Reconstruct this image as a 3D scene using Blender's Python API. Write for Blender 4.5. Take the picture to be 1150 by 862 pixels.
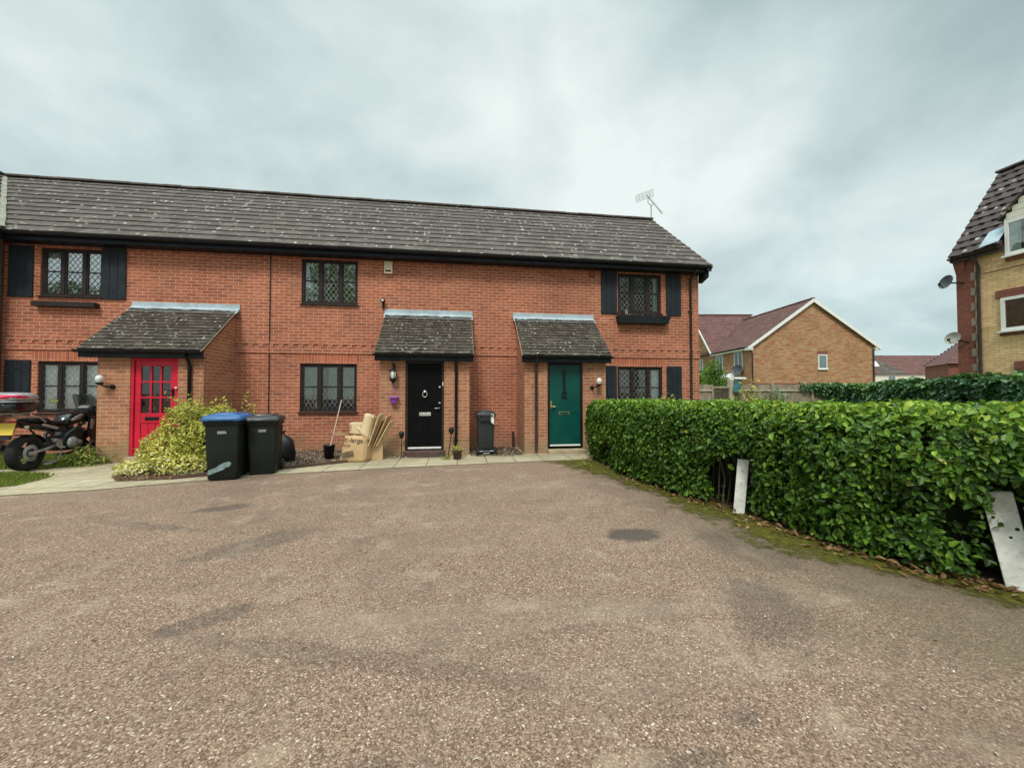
import bpy, bmesh, math, random
import numpy as np
from mathutils import Vector, Matrix
R = math.radians
random.seed(7); rng = np.random.default_rng(7)
for o in list(bpy.data.objects): bpy.data.objects.remove(o)
S = bpy.context.scene
COL = S.collection

# ------------------------------------------------------------------ camera
cd = bpy.data.cameras.new('camera'); cam = bpy.data.objects.new('camera', cd); COL.objects.link(cam)
cd.sensor_width = 36; cd.lens = 430/1150*36; cd.clip_end = 2000; cd.clip_start = .05
cam.location = (0, 0, 1.42); cam.rotation_euler = (R(91.3), 0, R(-8.1))
S.camera = cam
# ------------------------------------------------------------------ exposure
S.view_settings.view_transform = 'Standard'; S.view_settings.look = 'None'
S.view_settings.gamma = 1; S.view_settings.use_curve_mapping = False
S.view_settings.exposure = 0.72
# ------------------------------------------------------------------ node helper
class NT:
    def __init__(s, tree): s.t = tree; s.n = tree.nodes; s.l = tree.links
    def new(s, typ, **kw):
        nd = s.n.new(typ)
        for k, v in kw.items():
            if k.startswith('_'):
                key = k[1:]; key = int(key) if key.isdigit() else key.replace('_', ' ')
                s.put(nd.inputs[key], v)
            else: setattr(nd, k, v)
        return nd
    def put(s, sock, v):
        if isinstance(v, bpy.types.NodeSocket): s.l.new(v, sock)
        elif isinstance(v, bpy.types.Node): s.l.new(v.outputs[0], sock)
        else:
            if sock.type == 'RGBA' and len(v) == 3: v = (*v, 1)
            sock.default_value = v
    def math(s, op, a, b=0.0, clamp=False):
        nd = s.new('ShaderNodeMath', operation=op, use_clamp=clamp); s.put(nd.inputs[0], a); s.put(nd.inputs[1], b); return nd.outputs[0]
    def vmath(s, op, a, b=(0, 0, 0)):
        nd = s.new('ShaderNodeVectorMath', operation=op); s.put(nd.inputs[0], a); s.put(nd.inputs[1], b)
        return nd.outputs['Value'] if op in ('LENGTH', 'DOT_PRODUCT') else nd.outputs[0]
    def noise(s, vec, scale, detail=4, rough=.55, dist=0):
        nd = s.new('ShaderNodeTexNoise', _Scale=scale, _Detail=detail, _Roughness=rough, _Distortion=dist); s.put(nd.inputs['Vector'], vec); return nd.outputs['Fac']
    def ramp(s, fac, stops, interp='LINEAR'):
        nd = s.new('ShaderNodeValToRGB'); cr = nd.color_ramp; cr.interpolation = interp
        while len(cr.elements) < len(stops): cr.elements.new(.5)
        for e, (p, c) in zip(cr.elements, stops):
            e.position = p; e.color = (*c, 1) if len(c) == 3 else c
        s.put(nd.inputs[0], fac); return nd.outputs[0]
    def mix(s, fac, a, b, mode='MIX'):
        nd = s.new('ShaderNodeMix', data_type='RGBA', blend_type=mode); nd.clamp_factor = True
        s.put(nd.inputs[0], fac); s.put(nd.inputs[6], a); s.put(nd.inputs[7], b); return nd.outputs[2]
    def mapr(s, v, a, b, c=0., d=1., smooth=True):
        nd = s.new('ShaderNodeMapRange', interpolation_type='SMOOTHSTEP' if smooth else 'LINEAR')
        s.put(nd.inputs[0], v); nd.inputs[1].default_value = a; nd.inputs[2].default_value = b
        nd.inputs[3].default_value = c; nd.inputs[4].default_value = d; return nd.outputs[0]
# ------------------------------------------------------------------ world: overcast sky over a Nishita base
W = bpy.data.worlds.new('World'); S.world = W; W.use_nodes = True
w = NT(W.node_tree); w.n.clear()
SUN_EL, SUN_AZ = 52, 200       # sun behind the camera, a little to the left, veiled by cloud
sky = w.new('ShaderNodeTexSky', sky_type='NISHITA', sun_disc=False, sun_elevation=R(SUN_EL), sun_rotation=R(SUN_AZ))
dirv = w.new('ShaderNodeTexCoord').outputs['Generated']
sep = w.new('ShaderNodeSeparateXYZ', _0=dirv)
zz = w.math('MAXIMUM', sep.outputs[2], 0.0)
den = w.math('ADD', zz, .48)
cv = w.new('ShaderNodeCombineXYZ', _0=w.math('DIVIDE', sep.outputs[0], den), _1=w.math('DIVIDE', sep.outputs[1], den), _2=0.3)
n1 = w.noise(cv.outputs[0], 1.05, 6, .47, .2)
n2 = w.noise(cv.outputs[0], 3.6, 6, .56, .3)
cl = w.math('ADD', w.math('MULTIPLY', n1, .78), w.math('MULTIPLY', n2, .22))
ccol = w.ramp(cl, [(.36, (1.95, 2.6, 2.65)), (.44, (2.65, 3.35, 3.37)), (.53, (3.8, 4.5, 4.42)), (.63, (5.4, 5.9, 5.7))])
grad = w.mapr(zz, .70, 1.0, 1.0, 6.2)
low = w.mapr(zz, .0, .30, 1.35, 1.0)
ccol = w.mix(1.0, ccol, w.math('MULTIPLY', grad, low), 'MULTIPLY')
skc = w.mix(.93, sky.outputs[0], ccol)
bg = w.new('ShaderNodeBackground', _Color=skc, _Strength=.1)
w.l.new(bg.outputs[0], w.new('ShaderNodeOutputWorld').inputs[0])
# ------------------------------------------------------------------ sun (soft, overcast)
sd = bpy.data.lights.new('sun', 'SUN'); sd.energy = 1.5; sd.angle = R(14); sd.color = (1, .94, .85)
so = bpy.data.objects.new('sun', sd); COL.objects.link(so)
az = R(SUN_AZ); el = R(SUN_EL)
sdir = Vector((math.sin(az)*math.cos(el), math.cos(az)*math.cos(el), math.sin(el)))
so.rotation_euler = sdir.to_track_quat('Z', 'Y').to_euler()

# ------------------------------------------------------------------ materials
MATS = {}
def newmat(name):
    m = bpy.data.materials.new(name); m.use_nodes = True; m.node_tree.nodes.clear(); MATS[name] = m
    return m, NT(m.node_tree)
def finish(k, shader): k.l.new(shader, k.new('ShaderNodeOutputMaterial').inputs[0])
def P_(k, col, rough=.6, metal=0., normal=None, spec=.5):
    b = k.new('ShaderNodeBsdfPrincipled', _Roughness=rough, _Metallic=metal); k.put(b.inputs['Base Color'], col)
    b.inputs['Specular IOR Level'].default_value = spec
    if normal is not None: k.put(b.inputs['Normal'], normal)
    return b.outputs[0]
def bump(k, h, strength=.3, dist=.01):
    nd = k.new('ShaderNodeBump', _Strength=strength, _Distance=dist); k.put(nd.inputs['Height'], h); return nd.outputs[0]
def plain(name, col, rough=.5, metal=0., var=.18, scale=6., bmp=.0, bscale=60., spec=.3, dirt=None):
    m, k = newmat(name)
    co = k.new('ShaderNodeTexCoord').outputs['Object']
    n = k.noise(co, scale, 5, .6)
    c = k.mix(k.mapr(n, .3, .7), tuple(x*(1-var) for x in col), tuple(min(1, x*(1+var)) for x in col))
    if dirt: c = k.mix(k.mapr(k.noise(co, scale*2.3, 6, .7), .52, .75), c, dirt)
    rr = k.mapr(k.noise(co, scale*3, 4), .3, .7, max(.02, rough-.08), min(1, rough+.1))
    nm = bump(k, k.noise(co, bscale, 3), bmp, .004) if bmp else None
    finish(k, P_(k, c, rr, metal, nm, spec)); return m
def brick(name, c1, c2, mortar, c3=None, soldier=False, dirt=None, tone=.16, bw=.225, bh=.075):
    m, k = newmat(name)
    uv = k.new('ShaderNodeUVMap').outputs[0]
    b = k.new('ShaderNodeTexBrick', _Vector=uv, _Color1=c1, _Color2=c2, _Mortar=mortar, _Scale=1.0)
    b.inputs['Mortar Size'].default_value = .0062; b.inputs['Mortar Smooth'].default_value = .25; b.inputs['Bias'].default_value = -.1
    b.inputs['Brick Width'].default_value = .075 if soldier else bw; b.inputs['Row Height'].default_value = .24 if soldier else bh
    b.offset = 0 if soldier else .5
    col = b.outputs['Color']; fac = b.outputs['Fac']
    # second layout in phase with the first gives every brick a third tone
    if c3:
        b2 = k.new('ShaderNodeTexBrick', _Vector=k.vmath('ADD', uv, (bw*34, bh*52, 0)), _Color1=(0, 0, 0), _Color2=(1, 1, 1), _Mortar=(0, 0, 0), _Scale=1.0)
        b2.inputs['Mortar Size'].default_value = 0; b2.inputs['Bias'].default_value = -.25
        b2.inputs['Brick Width'].default_value = .075 if soldier else bw; b2.inputs['Row Height'].default_value = .24 if soldier else bh
        b2.offset = 0 if soldier else .5
        f2 = k.math('MULTIPLY', k.mapr(b2.outputs['Color'], .55, .8), k.math('SUBTRACT', 1.0, fac))
        col = k.mix(f2, col, c3)
    n = k.noise(uv, .9, 5, .6); n2 = k.noise(uv, 9, 4, .65)
    v = k.math('ADD', k.mapr(n, .25, .75, 1-tone, 1+tone), k.mapr(n2, .25, .75, -.14, .14))
    col = k.mix(1.0, col, k.new('ShaderNodeCombineColor', _0=v, _1=v, _2=v).outputs[0], 'MULTIPLY')
    if dirt: col = k.mix(k.math('MULTIPLY', k.mapr(k.noise(uv, 1.7, 6, .7), .5, .78), .55), col, dirt)
    h = k.math('SUBTRACT', k.math('MULTIPLY', k.noise(uv, 70, 3), .35), fac)
    finish(k, P_(k, col, .86, 0, bump(k, h, .55, .006), .25)); return m
def tinted(name, stops, rough=.75, trans=0., lichen=0., noise_amt=.25, spec=.35, nscale=18., moss=None):
    """colour picked per face by the mesh attribute 'tint' (one value per tile or leaf)"""
    m, k = newmat(name)
    at = k.new('ShaderNodeAttribute', attribute_name='tint').outputs['Fac']
    co = k.new('ShaderNodeTexCoord').outputs['Object']
    c = k.ramp(at, stops)
    v = k.mapr(k.noise(co, nscale, 5, .65), .25, .75, 1-noise_amt, 1+noise_amt)
    c = k.mix(1.0, c, k.new('ShaderNodeCombineColor', _0=v, _1=v, _2=v).outputs[0], 'MULTIPLY')
    nm = None
    if moss:
        c = k.mix(k.mapr(k.noise(co, 5.5, 6, .72), .57, .66), c, moss)
    if lichen:
        vo = k.new('ShaderNodeTexVoronoi', _Scale=lichen, _Randomness=1.0); k.put(vo.inputs['Vector'], k.vmath('ADD', co, k.vmath('MULTIPLY', k.new('ShaderNodeTexNoise', _Scale=22., _Vector=co).outputs['Color'], (.10, .10, .10))))
        sel = k.math('GREATER_THAN', k.new('ShaderNodeSeparateColor', _0=vo.outputs['Color']).outputs[0], .42)
        spot = k.mapr(k.math('ADD', vo.outputs['Distance'], k.math('MULTIPLY', k.noise(co, 40, 4), .35)), .34, .43, 1, 0)
        c = k.mix(k.math('MULTIPLY', k.math('MULTIPLY', spot, sel), k.mapr(k.noise(co, 2.3, 3), .35, .62, .35, .9)), c, (.56, .56, .50))
        nm = bump(k, k.noise(co, 60, 4), .35, .006)
    sh = P_(k, c, rough, 0, nm, spec)
    if trans:
        tr = k.new('ShaderNodeBsdfTranslucent'); k.put(tr.inputs[0], k.mix(.35, c, (.35, .5, .05), 'MIX'))
        ms = k.new('ShaderNodeMixShader', _0=trans); k.l.new(sh, ms.inputs[1]); k.l.new(tr.outputs[0], ms.inputs[2]); sh = ms.outputs[0]
    finish(k, sh); return m
def glassy(name, base=.2, tint=(.9, .95, .93)):
    m, k = newmat(name)
    fr = k.new('ShaderNodeFresnel', _IOR=1.5).outputs[0]
    co = k.new('ShaderNodeTexCoord').outputs['Object']
    nm = bump(k, k.noise(co, 2.5, 2), .12, .02)
    f = k.math('ADD', k.math('MULTIPLY', fr, 1.3), base, True)
    t = k.new('ShaderNodeBsdfTransparent', _Color=tint); g = k.new('ShaderNodeBsdfGlossy', _Roughness=.02, _Color=(.95, .98, .97)); k.put(g.inputs['Normal'], nm)
    ms = k.new('ShaderNodeMixShader'); k.put(ms.inputs[0], f); k.l.new(t.outputs[0], ms.inputs[1]); k.l.new(g.outputs[0], ms.inputs[2])
    finish(k, ms.outputs[0]); return m

brick('red_brick', (.42, .138, .078), (.33, .098, .058), (.58, .40, .27), (.26, .085, .058), dirt=(.29, .16, .10))
brick('porch_brick', (.41, .185, .10), (.35, .13, .075), (.52, .37, .25), (.28, .12, .075), dirt=(.30, .20, .11))
brick('soldier_brick', (.45, .135, .07), (.34, .09, .05), (.48, .29, .2), (.28, .08, .055), soldier=True)
brick('buff_brick', (.78, .54, .29), (.66, .43, .21), (.40, .30, .18), (.58, .37, .18), tone=.1)
brick('dark_red_brick', (.24, .085, .058), (.19, .065, .05), (.27, .13, .1), tone=.12)
brick('mixed_brick', (.42, .27, .14), (.36, .20, .10), (.42, .32, .22), (.34, .12, .065), tone=.2)
def algae(name, col, top, amt):
    m = MATS[name]; k = NT(m.node_tree); bs = [n for n in k.n if n.type == 'BSDF_PRINCIPLED'][0]
    old = bs.inputs['Base Color'].links[0].from_socket; uv = [n for n in k.n if n.type == 'UVMAP'][0].outputs[0]
    z = k.new('ShaderNodeSeparateXYZ', _0=uv).outputs[1]
    f = k.mapr(k.math('ADD', z, k.math('MULTIPLY', k.noise(uv, 1.8, 7, .7), 1.3)), top, top+.55, amt, 0)
    k.put(bs.inputs['Base Color'], k.mix(f, old, col))
def mottle(name, col, sx, sz, lo, hi, amt):
    m = MATS[name]; k = NT(m.node_tree); bs = [n for n in k.n if n.type == 'BSDF_PRINCIPLED'][0]
    old = bs.inputs['Base Color'].links[0].from_socket; uv = [n for n in k.n if n.type == 'UVMAP'][0].outputs[0]
    st = k.vmath('MULTIPLY', uv, (sx, sz, 1)); f = k.math('MULTIPLY', k.mapr(k.noise(st, 1.0, 7, .72), lo, hi), amt)
    k.put(bs.inputs['Base Color'], k.mix(f, old, col))
mottle('mixed_brick', (.36, .105, .055), 2.0, 7.5, .47, .60, .8); mottle('mixed_brick', (.36, .29, .17), 2.0, 7, .55, .68, .7)
mottle('red_brick', (.25, .085, .06), .5, .8, .52, .72, .45); mottle('red_brick', (.47, .24, .14), .8, 1.5, .54, .72, .4)
mottle('porch_brick', (.46, .33, .19), 1.0, 2.2, .52, .72, .5)
algae('porch_brick', (.27, .215, .115), .72, .65); algae('red_brick', (.25, .17, .095), .62, .6)
brick('slab', (.39, .33, .225), (.34, .285, .19), (.15, .125, .08), dirt=(.27, .25, .13), tone=.2, bw=.6, bh=.6)
MATS['slab'].node_tree.nodes['Brick Texture'].offset = 0
MATS['slab'].node_tree.nodes['Brick Texture'].inputs['Mortar Size'].default_value = .012
tinted('roof_tile', [(0, (.060, .047, .038)), (.5, (.086, .070, .058)), (1, (.120, .101, .086))], .8, lichen=6.0, nscale=14)
tinted('porch_tile', [(0, (.035, .027, .020)), (.5, (.064, .051, .038)), (1, (.105, .086, .066))], .85, lichen=10.5, nscale=22, moss=(.022, .024, .012))
tinted('maroon_tile', [(0, (.10, .047, .042)), (.5, (.135, .063, .056)), (1, (.175, .085, .072))], .8, nscale=9)
tinted('brown_pantile', [(0, (.045, .032, .030)), (.5, (.068, .049, .046)), (1, (.10, .075, .07))], .75, lichen=4.0, nscale=9)
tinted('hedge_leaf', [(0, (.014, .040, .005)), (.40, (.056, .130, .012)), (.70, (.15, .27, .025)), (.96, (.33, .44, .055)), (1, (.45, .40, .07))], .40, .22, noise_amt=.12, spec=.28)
tinted('ivy_leaf', [(0, (.02, .072, .03)), (.5, (.06, .155, .058)), (.85, (.15, .28, .075)), (1, (.28, .38, .10))], .34, .15, noise_amt=.15, spec=.5)
tinted('variegated_leaf', [(0, (.15, .19, .03)), (.35, (.42, .41, .06)), (.7, (.70, .63, .15)), (.92, (.78, .74, .42)), (1, (.34, .22, .09))], .45, .25, noise_amt=.1)
tinted('conifer_leaf', [(0, (.03, .09, .01)), (.5, (.09, .20, .02)), (1, (.20, .32, .04))], .6, .2)
tinted('tree_leaf', [(0, (.025, .06, .015)), (.5, (.05, .11, .02)), (1, (.10, .17, .03))], .5, .25)
tinted('weed_leaf', [(0, (.10, .15, .02)), (.5, (.22, .28, .045)), (1, (.40, .40, .11))], .5, .25)
tinted('dead_leaf', [(0, (.12, .055, .025)), (.5, (.23, .12, .055)), (.85, (.36, .22, .11)), (1, (.5, .4, .25))], .75, .1)
tinted('chip_stone', [(0, (.25, .2, .15)), (.5, (.45, .40, .33)), (1, (.72, .68, .58))], .8)
tinted('gravel_stone', [(0, (.12, .08, .055)), (.5, (.26, .19, .135)), (1, (.5, .42, .33))], .85)
plain('black_plastic', (.007, .008, .010), .4, var=.2, spec=.3)
plain('fascia_black', (.006, .010, .016), .5, var=.25, scale=2)
plain('shutter_paint', (.013, .019, .026), .6, var=.25, scale=4, bmp=.1, bscale=25)
plain('window_brown', (.022, .016, .015), .5, var=.2)
plain('iron_black', (.008, .008, .008), .45)
plain('lead_came', (.36, .37, .36), .5, .3)
plain('lead_flashing', (.38, .47, .52), .55, .1, var=.2, scale=3, dirt=(.3, .33, .33))
plain('valley_mortar', (.24, .225, .185), .85, var=.25, scale=8, bmp=.4, bscale=30, dirt=(.25, .24, .2))
plain('ridge_clay', (.085, .068, .058), .85, var=.25, scale=6, bmp=.3, dirt=(.10, .10, .055))
plain('red_paint', (.58, .017, .045), .36, var=.12, scale=2.2, dirt=(.47, .02, .04))
plain('black_paint', (.005, .005, .0055), .5, var=.2, spec=.08)
plain('green_paint', (.0, .060, .048), .42, var=.18, scale=2.2)
plain('white_plastic', (.74, .74, .70), .4, var=.06)
plain('cream_plastic', (.70, .63, .42), .45, var=.06)
plain('silver', (.62, .62, .60), .25, .9, var=.1)
plain('brass', (.60, .45, .2), .3, .9, var=.1)
plain('globe_glass', (.72, .72, .66), .15, var=.05, spec=.7)
plain('curtain_net', (.88, .90, .90), .9, var=.12, scale=9)
plain('curtain_green', (.44, .52, .46), .9, var=.15, scale=9)
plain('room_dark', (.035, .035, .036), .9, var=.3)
plain('room_wall', (.12, .12, .115), .9, var=.3)
plain('step_brown', (.085, .052, .045), .8, var=.2, bmp=.3)
plain('step_concrete', (.38, .30, .2), .85, var=.2, bmp=.3)
plain('bin_body', (.009, .013, .010), .55, var=.15, scale=4, bmp=.12, bscale=180)
plain('bin_grey', (.026, .032, .032), .42, var=.15, scale=4, bmp=.12, bscale=180)
plain('bin_lid_blue', (.03, .11, .27), .38, var=.1, scale=5)
plain('bin_lid_black', (.03, .033, .034), .34, var=.15, scale=5)
plain('label_pale', (.42, .44, .43), .6, var=.1)
plain('paint_smear', (.20, .27, .285), .6, var=.3, scale=25)
plain('cardboard', (.50, .335, .175), .8, var=.10, scale=4, bmp=.1)
plain('cardboard_pale', (.66, .52, .31), .8, var=.08, scale=4)
plain('cardboard_dark', (.26, .15, .075), .85, var=.15)
plain('print_ink', (.06, .04, .03), .7, var=.1)
plain('bag_black', (.012, .012, .013), .35, var=.2, bmp=.6, bscale=18)
plain('wood_pale', (.55, .45, .36), .7, var=.1)
plain('terracotta_dark', (.10, .055, .04), .7, var=.2)
plain('purple_plastic', (.36, .08, .55), .45, var=.08)
plain('soil', (.085, .052, .032), .95, var=.4, scale=14, bmp=.8, bscale=40)
plain('rubber', (.016, .016, .016), .75, var=.15)
plain('rim_black', (.02, .02, .021), .4, .3)
plain('engine_metal', (.40, .40, .39), .35, .35, var=.2, scale=9)
plain('engine_dark', (.05, .05, .05), .5, .5, var=.3)
plain('bike_black', (.010, .010, .012), .12, var=.1, spec=.6)
plain('bike_silver', (.40, .41, .43), .28, .4, var=.05)
plain('reflector_red', (.62, .03, .08), .2, var=.1)
plain('plate_yellow', (.72, .52, .07), .45, var=.05)
plain('seat_vinyl', (.015, .015, .015), .6, bmp=.2, bscale=90)
plain('mirror_reflection', (.30, .33, .13), .15, .5)  # yellow-green reflection painted into the mirror glass colour
glassy('smoked_screen', .12, (.28, .3, .33))
plain('bark', (.12, .09, .065), .9, var=.3, scale=9, bmp=.6, bscale=25)
plain('core_dark', (.02, .022, .012), .95, var=.4, scale=8, bmp=.8, bscale=18)  # near-black filler colour for the shade deep in the foliage
plain('post_white', (.74, .74, .68), .75, var=.14, scale=9, bmp=.3, bscale=35, dirt=(.34, .36, .22))
plain('post_hole', (.03, .028, .02), .9)
plain('fence_wood', (.30, .25, .185), .85, var=.25, scale=5, bmp=.4, bscale=25, dirt=(.19, .19, .12))
plain('fence_dark', (.09, .072, .055), .85, var=.25, scale=5, bmp=.4, bscale=25)
plain('fence_top', (.44, .40, .32), .85, var=.15, scale=5)
plain('upvc_white', (.78, .78, .75), .35, var=.04)
plain('dish_grey', (.07, .08, .085), .5, var=.1)
plain('dish_pale', (.30, .29, .25), .5, var=.15, dirt=(.22, .2, .16))
plain('quoin_stone', (.34, .27, .235), .85, var=.15)
plain('brown_pipe', (.05, .035, .032), .45, var=.15)
plain('render_cream', (.72, .70, .58), .85, var=.05)
plain('teal_cloth', (.06, .17, .19), .8, var=.2)
glassy('window_glass', .03, (.97, 1, .99))
glassy('bright_glass', .42)
glassy('house_glass', .05)

def lawn_mat():
    m, k = newmat('lawn'); co = k.new('ShaderNodeTexCoord').outputs['Object']
    c = k.ramp(k.noise(co, 12, 6, .7), [(.3, (.07, .065, .025)), (.5, (.10, .13, .03)), (.7, (.17, .18, .055))])
    finish(k, P_(k, c, .9, 0, bump(k, k.noise(co, 60, 3), .8, .03), .2))
lawn_mat()
def tarmac_mat():
    m, k = newmat('tarmac'); co = k.new('ShaderNodeTexCoord').outputs['Object']
    vo = k.new('ShaderNodeTexVoronoi', _Vector=co, _Scale=118., _Randomness=1.0)
    rnd = k.new('ShaderNodeSeparateColor', _0=vo.outputs['Color']).outputs[0]
    chip = k.ramp(rnd, [(0, (.115, .070, .046)), (.35, (.218, .137, .096)), (.62, (.275, .177, .126)), (.88, (.345, .233, .168)), (.965, (.41, .31, .22)), (1, (.62, .50, .38))])
    gap = k.mapr(vo.outputs['Distance'], .35, .75, 1.05, .74)
    c = k.mix(1.0, chip, k.new('ShaderNodeCombineColor', _0=gap, _1=gap, _2=gap).outputs[0], 'MULTIPLY')
    vo2 = k.new('ShaderNodeTexVoronoi', _Vector=co, _Scale=260.); r2 = k.new('ShaderNodeSeparateColor', _0=vo2.outputs['Color']).outputs[0]
    v2 = k.mapr(r2, 0, 1, .72, 1.28, False)
    c = k.mix(1.0, c, k.new('ShaderNodeCombineColor', _0=v2, _1=v2, _2=v2).outputs[0], 'MULTIPLY')
    # broad wear: worn sandy bands, darker damp patches
    st = k.new('ShaderNodeMapping', _Vector=co, _Rotation=(0, 0, R(-24)), _Scale=(.25, 1.3, 1)).outputs[0]
    c = k.mix(k.math('MULTIPLY', k.mapr(k.noise(st, 1.1, 5, .6, .4), .5, .72), .42), c, (.30, .235, .175))
    c = k.mix(k.math('MULTIPLY', k.mapr(k.noise(co, .55, 6, .65, .6), .46, .70), .55), c, (.140, .096, .070))
    c = k.mix(k.math('MULTIPLY', k.mapr(k.noise(co, 1.3, 6, .7, .3), .52, .70), .34), c, (.155, .112, .080))
    c = k.mix(k.math('MULTIPLY', k.mapr(k.noise(co, 2.2, 6, .7), .52, .70), .55), c, (.37, .275, .20))
    c = k.mix(k.math('MULTIPLY', k.mapr(k.noise(k.vmath('ADD', co, (7.3, 2.1, 0)), 2.9, 8, .78), .53, .66), .42), c, (.10, .082, .058))
    c = k.mix(k.math('MULTIPLY', k.mapr(k.noise(co, 11, 5, .7), .66, .72), .55), c, (.07, .058, .045))
    sepx = k.new('ShaderNodeSeparateXYZ', _0=co)
    wob = k.math('ADD', k.math('MULTIPLY', k.noise(co, 4.2, 7, .75), 1.5), -.75)
    ol = k.math('ADD', sepx.outputs[0], k.math('MULTIPLY', k.noise(co, 1.6, 7, .72), 2.6))
    c = k.mix(k.math('MULTIPLY', k.math('MULTIPLY', k.mapr(ol, 3.0, 4.6), k.mapr(sepx.outputs[1], 4.2, 7.0, 1, 0)), .55), c, (.088, .074, .042))
    for (x, y, rx, ry, rot, a) in [(1.75, 3.66, .34, .20, 0, .8), (-1.55, 2.68, .30, .12, 35, .42), (-2.85, 5.2, .38, .16, 20, .6), (-1.85, 3.95, .6, .24, 40, .4),
                                   (2.0, 2.3, .5, .3, 60, .4), (.9, 1.35, .2, .1, 20, .35), (1.25, 1.55, .10, .06, 0, .4), (-.4, 1.3, .6, .3, 10, .3), (2.6, 3.2, .6, .35, 100, .3), (-3.2, 4.6, .9, .1, -20, .3), (-.6, 2.2, 1.3, .1, -18, .25)]:
        p = k.vmath('SUBTRACT', co, (x, y, 0))
        p = k.new('ShaderNodeMapping', _Vector=p, _Rotation=(0, 0, R(-rot))).outputs[0]
        d = k.vmath('LENGTH', k.vmath('MULTIPLY', p, (1/rx, 1/ry, 0)))
        c = k.mix(k.math('MULTIPLY', k.mapr(k.math('ADD', d, wob), .62, 1.05, 1, 0), a), c, (.055, .046, .040))
    hgt = k.math('SUBTRACT', k.math('MULTIPLY', rnd, .5), vo.outputs['Distance'])
    finish(k, P_(k, c, .88, 0, bump(k, hgt, .5, .006), .25))
tarmac_mat()
def moss_mat():
    m, k = newmat('moss'); co = k.new('ShaderNodeTexCoord').outputs['Object']; uv = k.new('ShaderNodeUVMap').outputs[0]
    c = k.ramp(k.noise(co, 14, 6, .7), [(.3, (.040, .037, .010)), (.5, (.085, .080, .013)), (.7, (.15, .145, .022))])
    s2 = k.new('ShaderNodeSeparateXYZ', _0=uv).outputs[1]     # 0 at the hedge, 1 at the ragged outer edge
    edge = k.math('ADD', k.math('MULTIPLY', s2, 1.0), k.math('MULTIPLY', k.math('SUBTRACT', k.noise(co, 5, 7, .75), .5), 1.7))
    a = k.mapr(edge, .45, .85, .95, 0)
    t = k.new('ShaderNodeBsdfTransparent'); sh = P_(k, c, .95, 0, bump(k, k.noise(co, 70, 3), .8, .01), .15)
    ms = k.new('ShaderNodeMixShader'); k.put(ms.inputs[0], a); k.l.new(t.outputs[0], ms.inputs[1]); k.l.new(sh, ms.inputs[2])
    finish(k, ms.outputs[0])
moss_mat()

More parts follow.
